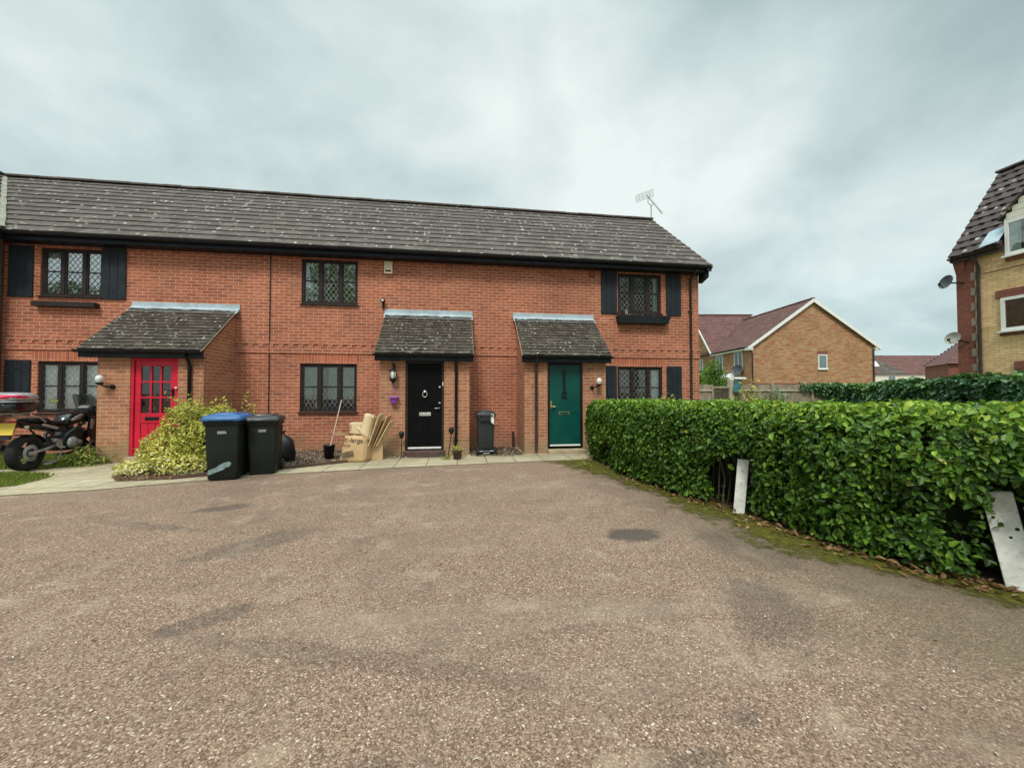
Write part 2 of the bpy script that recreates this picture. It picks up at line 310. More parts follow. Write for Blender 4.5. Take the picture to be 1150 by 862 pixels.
# ------------------------------------------------------------------ mesh builder
class MB:
    def __init__(s): s.v = []; s.f = []; s.m = []; s.sm = []; s.t = []; s.mat = 0; s.tint = .5
    def face(s, idx, smooth=False): s.f.append(idx); s.m.append(s.mat); s.sm.append(smooth); s.t.append(s.tint)
    def poly(s, pts, smooth=False):
        b = len(s.v); s.v += [tuple(p) for p in pts]; s.face(list(range(b, b+len(pts))), smooth)
    def box(s, x0, y0, z0, x1, y1, z1, M=None):
        pts = [(x0, y0, z0), (x1, y0, z0), (x1, y1, z0), (x0, y1, z0), (x0, y0, z1), (x1, y0, z1), (x1, y1, z1), (x0, y1, z1)]
        s.hexa(pts, M)
    def hexa(s, pts, M=None):
        if M is not None: pts = [M @ Vector(p) for p in pts]
        b = len(s.v); s.v += [tuple(p) for p in pts]
        for q in ((3, 2, 1, 0), (4, 5, 6, 7), (0, 1, 5, 4), (1, 2, 6, 5), (2, 3, 7, 6), (3, 0, 4, 7)): s.face([b+i for i in q])
    def prism(s, poly, axis, a, b_):
        """polygon in the plane across 'axis' extruded from a to b_; axis x: (y,z), y: (x,z), z: (x,y)"""
        f = {'x': lambda p, t: (t, p[0], p[1]), 'y': lambda p, t: (p[0], t, p[1]), 'z': lambda p, t: (p[0], p[1], t)}[axis]
        n = len(poly); ar = sum(poly[i][0]*poly[(i+1) % n][1]-poly[(i+1) % n][0]*poly[i][1] for i in range(n))
        if (ar < 0) != (axis == 'y'): poly = poly[::-1]
        b = len(s.v); s.v += [f(p, a) for p in poly] + [f(p, b_) for p in poly]
        lo, hi = list(range(b, b+n)), list(range(b+n, b+2*n))
        fl = (b_ < a)
        s.face(hi if fl is False else lo); s.face(lo[::-1] if fl is False else hi[::-1])
        for i in range(n):
            j = (i+1) % n; q = [lo[i], lo[j], hi[j], hi[i]]; s.face(q if not fl else q[::-1])
    def tube(s, pts, r, n=8, cap=True, r2=None):
        pts = [Vector(p) for p in pts]; rings = []; up = None
        for i, p in enumerate(pts):
            d = (pts[min(i+1, len(pts)-1)]-pts[max(i-1, 0)]).normalized()
            if up is None: up = Vector((0, 0, 1)) if abs(d.z) < .9 else Vector((1, 0, 0))
            a = d.cross(up).normalized(); b = a.cross(d).normalized(); up = b
            rr = r if r2 is None else r+(r2-r)*i/(len(pts)-1)
            rings.append([p+(a*math.cos(2*math.pi*k/n)+b*math.sin(2*math.pi*k/n))*rr for k in range(n)])
        s.rings(rings, cap)
    def rings(s, rings, cap=True, smooth=True, closed=True):
        n = len(rings[0]); b = len(s.v)
        for rg in rings: s.v += [tuple(p) for p in rg]
        for i in range(len(rings)-1):
            for k in range(n if closed else n-1):
                j = (k+1) % n; s.face([b+i*n+k, b+i*n+j, b+(i+1)*n+j, b+(i+1)*n+k], smooth)
        if cap:
            s.poly(list(reversed(rings[0]))); s.poly(rings[-1])
    def lathe(s, prof, c, axis='z', n=20, cap=True, M=None):
        rings = []
        for r, h in prof:
            rg = []
            for k in range(n):
                a = 2*math.pi*k/n; u, v_ = r*math.cos(a), r*math.sin(a)
                p = {'z': (u, v_, h), 'y': (v_, h, u), 'x': (h, u, v_)}[axis]
                p = Vector(p)+Vector(c)
                if M is not None: p = M @ p
                rg.append(p)
            rings.append(rg)
        s.rings(rings, cap)
    def loft(s, secs, n=14, e=2.6, cap=True):
        """secs: (x, yc, zc, half width, half height) super-ellipse sections along x"""
        rings = []
        for x, yc, zc, hw, hh in secs:
            rg = []
            for k in range(n):
                a = 2*math.pi*k/n; c, d = math.cos(a), math.sin(a)
                rg.append((x, yc+hw*math.copysign(abs(c)**(2/e), c), zc+hh*math.copysign(abs(d)**(2/e), d)))
            rings.append(rg)
        s.rings(rings, cap)
    def build(s, name, mats, parent=None, bevel=0., seg=2):
        if isinstance(mats, str): mats = [mats]
        me = bpy.data.meshes.new(name); me.from_pydata(s.v, [], s.f)
        for mn in mats: me.materials.append(MATS[mn])
        me.polygons.foreach_set('material_index', s.m); me.polygons.foreach_set('use_smooth', s.sm)
        at = me.attributes.new('tint', 'FLOAT', 'FACE'); at.data.foreach_set('value', s.t)
        # box projected UVs in metres
        if len(me.polygons):
            uv = me.uv_layers.new(name='UVMap'); nl = len(me.loops)
            vi = np.empty(nl, np.int32); me.loops.foreach_get('vertex_index', vi)
            co = np.empty(len(me.vertices)*3); me.vertices.foreach_get('co', co); co = co.reshape(-1, 3)
            nr = np.empty(len(me.polygons)*3); me.polygons.foreach_get('normal', nr); nr = np.abs(nr.reshape(-1, 3))
            tot = np.empty(len(me.polygons), np.int32); me.polygons.foreach_get('loop_total', tot)
            ax = np.repeat(np.where(nr[:, 2] > .75, 2, np.where(nr[:, 0] > nr[:, 1], 0, 1)), tot)
            c = co[vi]; u = np.where(ax == 0, c[:, 1], c[:, 0]); v = np.where(ax == 2, c[:, 1], c[:, 2])
            uv.data.foreach_set('uv', np.stack([u, v], 1).ravel())
        o = bpy.data.objects.new(name, me); COL.objects.link(o)
        if parent is not None: o.parent = parent
        if bevel:
            b = o.modifiers.new('bevel', 'BEVEL'); b.width = bevel; b.segments = seg; b.limit_method = 'ANGLE'; b.angle_limit = R(40)
        return o
def tag(o, label=None, cat=None, group=None, kind=None):
    for k_, v_ in (('label', label), ('category', cat), ('group', group), ('kind', kind)):
        if v_: o[k_] = v_
    return o
def thing(name, label, cat, loc=(0, 0, 0), rz=0, group=None):
    o = bpy.data.objects.new(name, None); COL.objects.link(o); o.empty_display_size = .2
    o.location = loc; o.rotation_euler = (0, 0, rz); return tag(o, label, cat, group)
def fbox(name, mats, parent, *dims, bevel=0.):
    b = MB(); b.box(*dims); return b.build(name, mats, parent, bevel)
def text_obj(name, s, size, mat, parent, M, ext=.0008):
    c = bpy.data.curves.new(name, 'FONT'); c.body = s; c.size = size; c.extrude = ext; c.align_x = 'LEFT'
    t = bpy.data.objects.new(name, c); COL.objects.link(t)
    bpy.context.view_layer.update()
    me = bpy.data.meshes.new_from_object(t.evaluated_get(bpy.context.evaluated_depsgraph_get()))
    bpy.data.objects.remove(t); me.transform(M); me.materials.clear(); me.materials.append(MATS[mat]); me.name = name
    o = bpy.data.objects.new(name, me); COL.objects.link(o); o.parent = parent; return o

# ------------------------------------------------------------------ leaves (numpy)
def unit(a): return a/np.maximum(np.linalg.norm(a, axis=1, keepdims=True), 1e-9)
def leaf_mesh(name, mat, P, N, L, Wd, tint, parent=None, droop=None, fold=.18):
    n = len(P); N = unit(N); rnd = rng.normal(size=(n, 3))
    if droop is not None: rnd = rnd*.8+np.array(droop)
    D = unit(rnd-(rnd*N).sum(1, keepdims=True)*N); B = np.cross(N, D)
    L = np.broadcast_to(L, n)[:, None]; Wd = np.broadcast_to(Wd, n)[:, None]
    up = N*(Wd*fold)
    v = np.stack([P, P+D*L*.33+B*Wd*.5+up, P+D*L*.72+B*Wd*.42+up, P+D*L-N*L*.10, P+D*L*.72-B*Wd*.42+up, P+D*L*.33-B*Wd*.5+up], 1).reshape(-1, 3)
    base = np.arange(n)[:, None]*6
    f = np.concatenate([base+np.array([0, 1, 2, 3]), base+np.array([0, 3, 4, 5])], 1).reshape(-1, 4)
    me = bpy.data.meshes.new(name); me.vertices.add(len(v)); me.vertices.foreach_set('co', v.ravel())
    me.loops.add(f.size); me.loops.foreach_set('vertex_index', f.ravel().astype(np.int32))
    me.polygons.add(len(f)); me.polygons.foreach_set('loop_start', np.arange(len(f), dtype=np.int32)*4)
    try: me.polygons.foreach_set('loop_total', np.full(len(f), 4, np.int32))
    except Exception: pass
    me.update(calc_edges=True); me.materials.append(MATS[mat])
    at = me.attributes.new('tint', 'FLOAT', 'FACE'); at.data.foreach_set('value', np.repeat(np.clip(tint, 0, 1), 2).astype(np.float32))
    me.validate()
    o = bpy.data.objects.new(name, me); COL.objects.link(o)
    if parent is not None: o.parent = parent
    return o
def vnoise(P, freq, seed=0):
    """cheap smooth pseudo noise in -1..1"""
    r = np.random.default_rng(seed); out = np.zeros(len(P))
    for i in range(6):
        k_ = r.normal(size=3)*freq*(1+.5*i); out += np.sin(P@k_+r.uniform(0, 6.28))/(1+.35*i)
    return out/3.2
# ------------------------------------------------------------------ roof tiles: every tile a thin tilted slab
def tile_field(mb, O, u, v, ncour, gauge, width, umin, umax, th=.022, jit=.004, bond=True, over=.06, roll=0.):
    O, u, v = Vector(O), Vector(u).normalized(), Vector(v).normalized(); n = u.cross(v)
    if n.z < 0: n = -n
    for k in range(ncour):
        v0, v1 = k*gauge, (k+1)*gauge+over
        a, b = umin(v0+gauge*.5), umax(v0+gauge*.5)
        x = a-(.5*width if (bond and k % 2) else 0)
        while x < b-1e-4:
            x0, x1 = max(x, a), min(x+width, b); x += width
            if x1-x0 < .02: continue
            x0 += .0015; x1 -= .0015
            j = [random.uniform(-jit, jit) for _ in range(3)]
            mb.tint = min(1, max(0, random.gauss(.5, .2)))
            lo = th+j[0]; hi = .004
            def p(uu, vv, h): return O+u*uu+v*vv+n*h
            pts = [p(x0, v0+j[1], lo+j[2]), p(x1, v0+j[1], lo-j[2]+roll), p(x1, v1, hi+roll), p(x0, v1, hi)]
            bot = [q-n*(th*.9) for q in pts]
            b0 = len(mb.v); mb.v += [tuple(q) for q in pts+bot]
            for q in ((0, 1, 2, 3), (4, 5, 1, 0), (5, 6, 2, 1), (7, 4, 0, 3)): mb.face([b0+i for i in q])
    mb.tint = .5
def ridge_run(mb, a, b, r=.115, seg=.45):
    a, b = Vector(a), Vector(b); L = (b-a).length; d = (b-a)/L; n = max(1, int(L/seg)); s = L/n
    side = d.cross(Vector((0, 0, 1))).normalized()
    for i in range(n):
        p, q = a+d*(i*s+.004), a+d*((i+1)*s-.004); rr = r+random.uniform(-.006, .006); dz = random.uniform(-.006, .006)
        rings = []
        for pt in (p, q): rings.append([pt+side*(rr*1.15*math.cos(t))+Vector((0, 0, rr*.62*math.sin(t)+dz-.03)) for t in np.linspace(-.35, math.pi+.35, 9)])
        mb.rings(rings, cap=True, closed=False)

# ================================================================== THE SETTING
g = MB(); g.poly([(-400, -400, 0), (400, -400, 0), (400, 600, 0), (-400, 600, 0)])
tag(g.build('tarmac_ground', 'tarmac'), kind='structure')
def sheet(name, mat, pts, z, th=0.):
    b = MB()
    if th: b.prism([p[:2] for p in pts], 'z', z-th, z)
    else: b.poly([(x, y, z) for x, y in pts])
    return tag(b.build(name, mat), kind='structure')
FRONT = [(-9.95, 5.75), (-7.6, 5.98), (-6.2, 6.22), (-5.27, 6.38), (-4.45, 6.7), (-2.98, 7.2), (-1.06, 7.51), (.82, 7.7), (2.74, 7.84)]
sheet('paving_path', 'slab', FRONT+[(2.95, 7.95), (3.6, 8.3), (3.6, 9.9), (-9.95, 9.9)], .012, .06)
sheet('lawn', 'lawn', [(4.35, 1), (30, -6), (60, 10), (60, 60), (-30, 60), (-30, 15.7), (6.8, 15.7), (6.8, 9.2), (4.35, 9.2)], .006)
# bed of soil under the shrub, gravel in front of the wall
BED = [(-5.72, 8.62), (-5.75, 7.35), (-5.35, 6.92), (-4.6, 6.98), (-3.7, 7.4), (-2.85, 7.78), (-1.62, 8.5), (-1.72, 9.88), (-5.2, 9.88), (-5.2, 8.62)]
sheet('planting_bed', 'soil', BED, .022, .04)
sheet('gravel_strip', 'soil', [(.3, 8.62), (1.5, 8.62), (1.5, 9.88), (.3, 9.88)], .02, .03)
# grass plot where the motorcycle stands, with a slab strip through it
sheet('grass_plot', 'lawn', [(-9.4, 7.2), (-8.0, 6.75), (-6.95, 6.62), (-6.62, 6.82), (-6.72, 7.45), (-7.0, 7.68), (-7.6, 7.82), (-9.4, 7.9)], .022, .02)
sheet('grass_plot', 'lawn', [(-9.9, 8.3), (-7.5, 8.25), (-7.2, 8.6), (-7.16, 9.88), (-9.9, 9.88)], .022, .02)
# bed edging: low concrete kerb along the gravel
e = MB()
for a, b in zip(BED[3:6], BED[4:7]):
    A, B = Vector((*a, 0)), Vector((*b, 0)); d = (B-A).normalized(); nrm = Vector((-d.y, d.x, 0))*.025
    e.hexa([A-nrm+Vector((0, 0, -.02)), B-nrm+Vector((0, 0, -.02)), B+nrm+Vector((0, 0, -.02)), A+nrm+Vector((0, 0, -.02)), A-nrm+Vector((0, 0, .065)), B-nrm+Vector((0, 0, .065)), B+nrm+Vector((0, 0, .065)), A+nrm+Vector((0, 0, .065))])
tag(e.build('bed_edging', 'terracotta_dark'), kind='structure')

# ================================================================== THE TERRACE
Y0 = 9.9
TL = Vector((-1.5, Y0, 0))
terr = thing('brick_terrace', 'long two-storey red brick terrace with three porches and dark shutters under a lichen-spotted roof', 'house')
def hole_wall(mb, x0, x1, z0, z1, holes, y, reveal=.075):
    xs = sorted({x0, x1, *[h[0] for h in holes], *[h[2] for h in holes]}); zs = sorted({z0, z1, *[h[1] for h in holes], *[h[3] for h in holes]})
    for a, b in zip(xs, xs[1:]):
        for c, d in zip(zs, zs[1:]):
            mx, mz = (a+b)/2, (c+d)/2
            if any(h[0] < mx < h[2] and h[1] < mz < h[3] for h in holes): continue
            mb.poly([(a, y, c), (b, y, c), (b, y, d), (a, y, d)])
    for a, c, b, d in holes:
        r = y+reveal
        mb.poly([(a, y, c), (a, y, d), (a, r, d), (a, r, c)]); mb.poly([(b, y, d), (b, y, c), (b, r, c), (b, r, d)])
        mb.poly([(a, y, d), (b, y, d), (b, r, d), (a, r, d)]); mb.poly([(b, y, c), (a, y, c), (a, r, c), (b, r, c)])
WIN = {  # x0, z0, x1, z1
    'UL': (-9.24, 3.59, -8.02, 4.67), 'LL': (-9.24, .97, -8.02, 2.12), 'UM': (-3.77, 3.59, -2.46, 4.69), 'LM': (-3.78, .95, -2.46, 2.13),
    'UR': (4.33, 3.60, 5.60, 4.69), 'LR': (4.31, .95, 5.62, 2.13)}
XR, XW, WY = 6.72, -9.95, 9.25
b = MB(); hole_wall(b, XW, XR, 0, 4.8, list(WIN.values()), Y0)
b.poly([(XR, Y0, 0), (XR, Y0+5.7, 0), (XR, Y0+5.7, 4.8), (XR, Y0+2.85, 7.4), (XR, Y0, 4.8)])
b.poly([(XR, Y0+5.7, 0), (XW-5.8, Y0+5.7, 0), (XW-5.8, Y0+5.7, 4.8), (XR, Y0+5.7, 4.8)])
b.build('wall', 'red_brick', terr)
# projecting wing at the left (corner of the L), mostly outside the frame
b = MB()
b.poly([(XW, Y0, 0), (XW, Y0, 4.8), (XW, WY, 4.8), (XW, WY, 0)])
b.poly([(XW, WY, 0), (XW, WY, 4.8), (XW-2.85, WY, 7.4), (XW-5.7, WY, 4.8), (XW-5.7, WY, 0)])
b.poly([(XW-5.7, WY, 0), (XW-5.7, WY, 4.8), (XW-5.7, Y0+5.7, 4.8), (XW-5.7, Y0+5.7, 0)])
b.build('wing_wall', 'red_brick', terr)
# string course with dentils
b = MB(); b.box(XW+.002, Y0-.026, 2.372, XR+.02, Y0+.01, 2.512); b.box(XW+.002, Y0-.024, 2.585, XR+.02, Y0+.01, 2.655)
x = XW+.06
while x < XR-.05: b.box(x, Y0-.024, 2.512, x+.105, Y0+.01, 2.585); x += .225
b.build('dentil_course', 'red_brick', terr)
for kk in ('LL', 'LM', 'LR'):
    x0, z0, x1, z1 = WIN[kk]; fbox('soldier_lintel', 'soldier_brick', terr, x0-.1, Y0-.004, z1+.001, x1+.1, Y0+.05, z1+.236)
fbox('movement_joint', 'brown_pipe', terr, -4.48, Y0-.03, .03, -4.462, Y0-.002, 4.72)
# roof
EY, EZ, RUN, RISE = 9.53, 4.885, 3.22, 2.715; SL = math.hypot(RUN, RISE)
vv = Vector((0, RUN, RISE)).normalized()
b = MB()
tile_field(b, (0, EY, EZ), (1, 0, 0), vv, 13, SL/13, .30, lambda v: -9.62-v*RUN/SL, lambda v: 6.9, th=.030, jit=.003)
b.build('roof', 'roof_tile', terr)
b = MB()  # under-boards and the rear slope
b.poly([(-9.62, EY+.02, EZ-.03), (6.86, EY+.02, EZ-.03), (6.86, EY+RUN, EZ+RISE-.03), (-9.62-RUN, EY+RUN, EZ+RISE-.03)])
b.poly([(6.86, EY+2*RUN, EZ), (-15.8, EY+2*RUN, EZ), (-15.8, EY+RUN, EZ+RISE), (6.86, EY+RUN, EZ+RISE)])
b.build('roof_underside', 'ridge_clay', terr)
b = MB()
vx = Vector((-RUN, 0, RISE)).normalized()
tile_field(b, (-9.62, WY-.2, EZ), (0, 1, 0), vx, 13, SL/13, .33, lambda v: 0, lambda v: EY-WY+.2+v*RUN/SL, th=.045, jit=.003)
b.build('wing_roof', 'roof_tile', terr)
b = MB()
b.poly([(-9.64, WY-.15, EZ-.03), (-9.64, EY, EZ-.03), (-9.64-RUN, EY+RUN, EZ+RISE-.03), (-9.64-RUN, WY-.15, EZ+RISE-.03)])
b.poly([(-9.62-RUN, WY-.2, EZ+RISE), (-9.62-RUN, 16, EZ+RISE), (-9.62-2*RUN, 16, EZ), (-9.62-2*RUN, WY-.2, EZ)])
b.build('wing_roof_underside', 'ridge_clay', terr)
b = MB(); ridge_run(b, (-9.62-RUN, EY+RUN, EZ+RISE+.03), (6.88, EY+RUN, EZ+RISE+.03)); ridge_run(b, (-9.62-RUN, WY-.2, EZ+RISE+.03), (-9.62-RUN, EY+RUN-.1, EZ+RISE+.03))
b.build('ridge_tile_row', 'ridge_clay', terr)
b = MB()  # pale mortared valley
A = Vector((-9.56, EY-.06, EZ+.03)); B = Vector((-9.62-RUN, EY+RUN, EZ+RISE+.03)); N = 14
for i in range(N):
    p, q = A.lerp(B, i/N), A.lerp(B, (i+1)/N); w0, w1 = .05+random.uniform(-.012, .012), .05+random.uniform(-.012, .012)
    b.poly([p+Vector((-w0, -w0*.2, .045)), p+Vector((w0*.2, w0, .045)), q+Vector((w1*.2, w1, .045)), q+Vector((-w1, -w1*.2, .045))])
    b.poly([p+Vector((w0*.2, w0, .045)), p+Vector((w0*.5, w0*1.2, -.02)), q+Vector((w1*.5, w1*1.2, -.02)), q+Vector((w1*.2, w1, .045))])
b.build('valley', 'valley_mortar', terr)
# eaves
b = MB(); b.box(-9.95, 9.62, 4.725, XR, Y0+.02, 4.745); b.build('soffit', 'fascia_black', terr)
b = MB(); b.box(-9.6, 9.595, 4.72, 6.84, 9.62, 4.90); b.box(-9.6, 9.585, 4.722, 6.84, 9.5955, 4.75)
b.build('fascia', 'fascia_black', terr, .003)
b = MB(); b.box(-9.95, WY-.2, 4.725, -9.64, 9.6, 4.745); b.box(-9.64, WY-.2, 4.72, -9.615, 9.62, 4.9); b.build('wing_fascia', 'fascia_black', terr)
def gutter(mb, x0, x1, y, z, r=.055):
    rings = [[(xx, y+r*math.cos(t), z+r*math.sin(t)) for t in np.linspace(math.pi, 2*math.pi, 9)] for xx in (x0, x1)]
    mb.rings(rings, cap=True, closed=False)
    mb.rings([[(xx, y+(r-.006)*math.cos(t), z+(r-.006)*math.sin(t)) for t in np.linspace(2*math.pi, math.pi, 9)] for xx in (x0, x1)], cap=False, closed=False)
    mb.box(x0, y-r-.004, z-.006, x1, y-r+.006, z+.004)
    xx = x0+.4
    while xx < x1: mb.rings([[(q, y+(r+.006)*math.cos(t), z+(r+.006)*math.sin(t)) for t in np.linspace(math.pi, 2*math.pi, 9)] for q in (xx, xx+.03)], cap=True, closed=False); xx += 1.0 if x1-x0 < 4 else 1.9
b = MB(); gutter(b, -9.62, 6.88, 9.535, 4.862); b.build('gutter', 'black_plastic', terr)
b = MB()  # verge board at the right-hand gable
for (dx0, dx1) in ((XR+.01, 6.86),):
    p0 = (EY-.02, EZ-.16); p1 = (EY+RUN, EZ+RISE-.16); p2 = (EY+2*RUN, EZ-.16)
    b.prism([p0, (p0[0], p0[1]+.14), (p1[0], p1[1]+.14), p1], 'x', dx0, dx1); b.prism([p1, (p1[0], p1[1]+.14), (p2[0], p2[1]+.14), p2], 'x', dx0, dx1)
b.prism([(9.6, 4.60), (9.6, 4.73), (Y0, 4.73), (Y0, 4.5)], 'x', XR+.005, 6.84)
b.build('verge_board', 'fascia_black', terr)
def downpipe(name, x, y, z0, z1, swan=None, mat='black_plastic', r=.034, parent=terr, collars=()):
    mb = MB(); pts = [(x, y, z0), (x, y, z1)]
    if swan: pts = [(x, y, z0), (x, y, z1-.12), (x, y-swan*.5, z1-.03), (x, y-swan, z1+.05)]
    mb.tube(pts, r, 10)
    for c in collars: mb.tube([(x, y, c-.03), (x, y, c+.03)], r+.008, 10); mb.box(x-r-.03, y, c-.012, x+r+.03, y+r+.012, c+.012)
    return mb.build(name, mat, parent)
downpipe('downpipe', 6.455, Y0-.045, .05, 4.72, .3, 'brown_pipe', collars=(1.2, 2.46, 3.7))
b = MB(); b.tube([(-9.86, 9.78, .05), (-9.86, 9.78, 4.6), (-9.7, 9.6, 4.82)], .034, 10); b.tube([(-9.86, 9.78, 2.4), (-9.86, 9.78, 2.46)], .043, 10); b.build('downpipe', 'brown_pipe', terr)

# windows ---------------------------------------------------------------
def lattice(mb, x0, z0, x1, z1, y, nx, nz, w=.0030):
    """diamond leading clipped to the pane"""
    dx, dz = (x1-x0)/nx, (z1-z0)/nz; sl = dz/dx
    for s_ in (1, -1):
        k0 = -nz-1
        for k_ in range(-nz*2-2, nx*2+nz*2+2):
            # line z-z0 = s*sl*(x-xa)
            xa = x0+(k_+.0)*dx if s_ == 1 else x0+(k_+.0)*dx
            ts = []
            def zat(x): return z0+s_*sl*(x-xa)
            pts = []
            lo, hi = x0, x1
            za, zb = zat(lo), zat(hi)
            # clip by z
            def xat(z): return xa+(z-z0)/(s_*sl)
            c1, c2 = sorted((xat(z0), xat(z1)))
            lo, hi = max(x0, c1), min(x1, c2)
            if hi-lo < 1e-3: continue
            p, q = (lo, zat(lo)), (hi, zat(hi))
            L = math.hypot(q[0]-p[0], q[1]-p[1]); nxn, nzn = -(q[1]-p[1])/L*w, (q[0]-p[0])/L*w
            mb.hexa([(p[0]-nxn, y-.002, p[1]-nzn), (q[0]-nxn, y-.002, q[1]-nzn), (q[0]-nxn, y+.002, q[1]-nzn), (p[0]-nxn, y+.002, p[1]-nzn),
                     (p[0]+nxn, y-.002, p[1]+nzn), (q[0]+nxn, y-.002, q[1]+nzn), (q[0]+nxn, y+.002, q[1]+nzn), (p[0]+nxn, y+.002, p[1]+nzn)])
def window(key, glass, curtain=None, cmat='curtain_net', sill='window_brown', label=None, tz=.52, ctop=1.0, cbot=0., lead='lead_came', gap=(0, 1)):
    x0, z0, x1, z1 = WIN[key]; y = Y0+.035
    f = MB(); fw = .05
    f.box(x0, y, z0, x1, y+.06, z0+fw); f.box(x0, y, z1-fw, x1, y+.06, z1); f.box(x0, y, z0+fw, x0+fw, y+.06, z1-fw); f.box(x1-fw, y, z0+fw, x1, y+.06, z1-fw)
    Wd = x1-x0; m1, m2 = x0+.335*Wd, x0+.685*Wd
    for m_ in (m1, m2): f.box(m_-.035, y-.004, z0+fw, m_+.035, y+.055, z1-fw)
    zt = z0+(z1-z0)*tz
    panes = []
    for a, c in ((x0+fw, m1-.035), (m1+.035, m2-.035), (m2+.035, x1-fw)):
        f.box(a, y+.008, zt-.014, c, y+.05, zt+.014)
        f.box(a, y+.01, z0+fw, a+.028, y+.05, zt-.014); f.box(c-.028, y+.01, z0+fw, c, y+.05, zt-.014); f.box(a, y+.01, zt+.014, a+.028, y+.05, z1-fw); f.box(c-.028, y+.01, zt+.014, c, y+.05, z1-fw)
        f.box(a+.028, y+.01, z0+fw, c-.028, y+.05, z0+fw+.03); f.box(a+.028, y+.01, z1-fw-.03, c-.028, y+.05, z1-fw)
        panes += [(a+.028, z0+fw+.03, c-.028, zt-.014), (a+.028, zt+.014, c-.028, z1-fw-.03)]
    fr = f.build('window', 'window_brown', terr, .004, 1)
    if label: fr['label'] = label
    s_ = MB(); s_.prism([(Y0-.05, z0-.035), (Y0-.05, z0-.008), (Y0+.06, z0+.001), (Y0+.06, z0-.035)], 'x', x0-.03, x1+.03); s_.build('sill', sill, fr)
    gl = MB(); lt = MB()
    for a, c, d, e_ in panes:
        gl.poly([(a, y+.03, c), (d, y+.03, c), (d, y+.03, e_), (a, y+.03, e_)])
        n_ = 2 if d-a < .3 else 3
        lattice(lt, a, c, d, e_, y+.024, n_, 3)
    gl.build('glass_pane', glass, fr); lt.build('lead_lattice', lead, fr)
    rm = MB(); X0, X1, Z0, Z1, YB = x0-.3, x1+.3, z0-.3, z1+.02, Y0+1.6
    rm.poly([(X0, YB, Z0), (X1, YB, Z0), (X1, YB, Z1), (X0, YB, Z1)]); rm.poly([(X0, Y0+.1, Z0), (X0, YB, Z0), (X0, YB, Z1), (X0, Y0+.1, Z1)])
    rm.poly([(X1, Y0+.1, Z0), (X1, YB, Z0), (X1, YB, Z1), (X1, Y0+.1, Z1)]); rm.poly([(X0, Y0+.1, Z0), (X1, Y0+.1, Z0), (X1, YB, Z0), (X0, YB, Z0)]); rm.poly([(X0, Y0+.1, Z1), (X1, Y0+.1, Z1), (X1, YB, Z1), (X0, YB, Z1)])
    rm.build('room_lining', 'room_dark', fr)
    if curtain:
        cu = MB()
        for (a, c) in curtain:
            xa, xb = x0+Wd*a, x0+Wd*c; n_ = max(12, int((xb-xa)*60)); za, zb = z0+(z1-z0)*cbot, z0+(z1-z0)*ctop
            rings = [[(xa+(xb-xa)*i/n_, Y0+.125+.016*math.sin(i*.85+math.sin(i*.31)*1.5), z) for i in range(n_+1)] for z in (za, zb)]
            cu.rings(rings, cap=False, closed=False)
        cu.build('curtain', cmat, fr)
    return fr
window('UL', 'bright_glass', [(0, 1)], 'curtain_net', label='upper leaded window bright with reflected sky', cbot=.5, lead='window_brown')
window('LL', 'window_glass', [(0, 1)], 'curtain_net', label='lower leaded window with net curtain behind the motorcycle')
window('UM', 'bright_glass', None, label='upper leaded window reflecting trees')
window('LM', 'window_glass', [(0, 1)], 'curtain_green', label='lower leaded window with a green-grey curtain', cbot=.26)
window('UR', 'window_glass', [(.86, 1)], 'curtain_green', label='upper leaded window over the planter box')
window('LR', 'window_glass', [(.8, 1)], 'curtain_net', label='lower leaded window with shutters behind the hedge')
b = MB(); b.box(-3.45, Y0+.12, 1.02, -3.42, Y0+.16, 1.2); b.build('ornament', 'white_plastic', terr)
def shutter(x0, z0, x1, z1):
    mb = MB(); n_ = 3; w_ = (x1-x0)/n_
    for i in range(n_): mb.box(x0+i*w_+.003, Y0-.034, z0, x0+(i+1)*w_-.003, Y0-.006, z1)
    mb.box(x0+.01, Y0-.012, z0+.01, x1-.01, Y0-.001, z1-.01)
    o = mb.build('shutter', 'shutter_paint', terr, .004, 1)
    for zc in (z0+.18, z1-.18):
        s2 = MB(); s2.lathe([(.001, -.006), (.02, -.004), (.026, 0), (.026, .004)], ((x0+x1)/2, Y0-.034, zc), 'y', 10); s2.build('shutter_stud', 'iron_black', o)
for q in ((-9.83, 3.54, -9.36, 4.69), (-8.02, 3.54, -7.53, 4.71), (-9.84, .93, -9.36, 2.14), (3.84, 3.56, 4.30, 4.71), (5.73, 3.56, 6.18, 4.71), (3.86, .93, 4.28, 2.15), (5.73, .93, 6.18, 2.15)): shutter(*q)
b = MB(); b.box(-9.28, Y0-.14, 3.33, -8.06, Y0-.003, 3.44); b.build('window_shelf', 'window_brown', terr, .006)
b = MB(); b.hexa([(4.30, Y0-.2, 3.29), (5.70, Y0-.2, 3.29), (5.70, Y0-.004, 3.29), (4.30, Y0-.004, 3.29), (4.26, Y0-.25, 3.5), (5.75, Y0-.25, 3.5), (5.75, Y0-.004, 3.5), (4.26, Y0-.004, 3.5)])
pb = b.build('window_box', 'shutter_paint', terr, .006)
fbox('soil_fill', 'soil', pb, 4.29, Y0-.22, 3.495, 5.72, Y0-.02, 3.51)
b = MB()
for i in range(26):
    x = random.uniform(4.3, 5.7); h = random.uniform(.02, .05) if i > 4 else random.uniform(.1, .2)
    if i <= 4: x = 4.52+random.uniform(-.04, .04)
    b.tube([(x, Y0-.13, 3.5), (x+random.uniform(-.03, .03), Y0-.13+random.uniform(-.04, .04), 3.5+h)], .006, 5)
b.build('dead_foliage', 'wood_pale', pb)

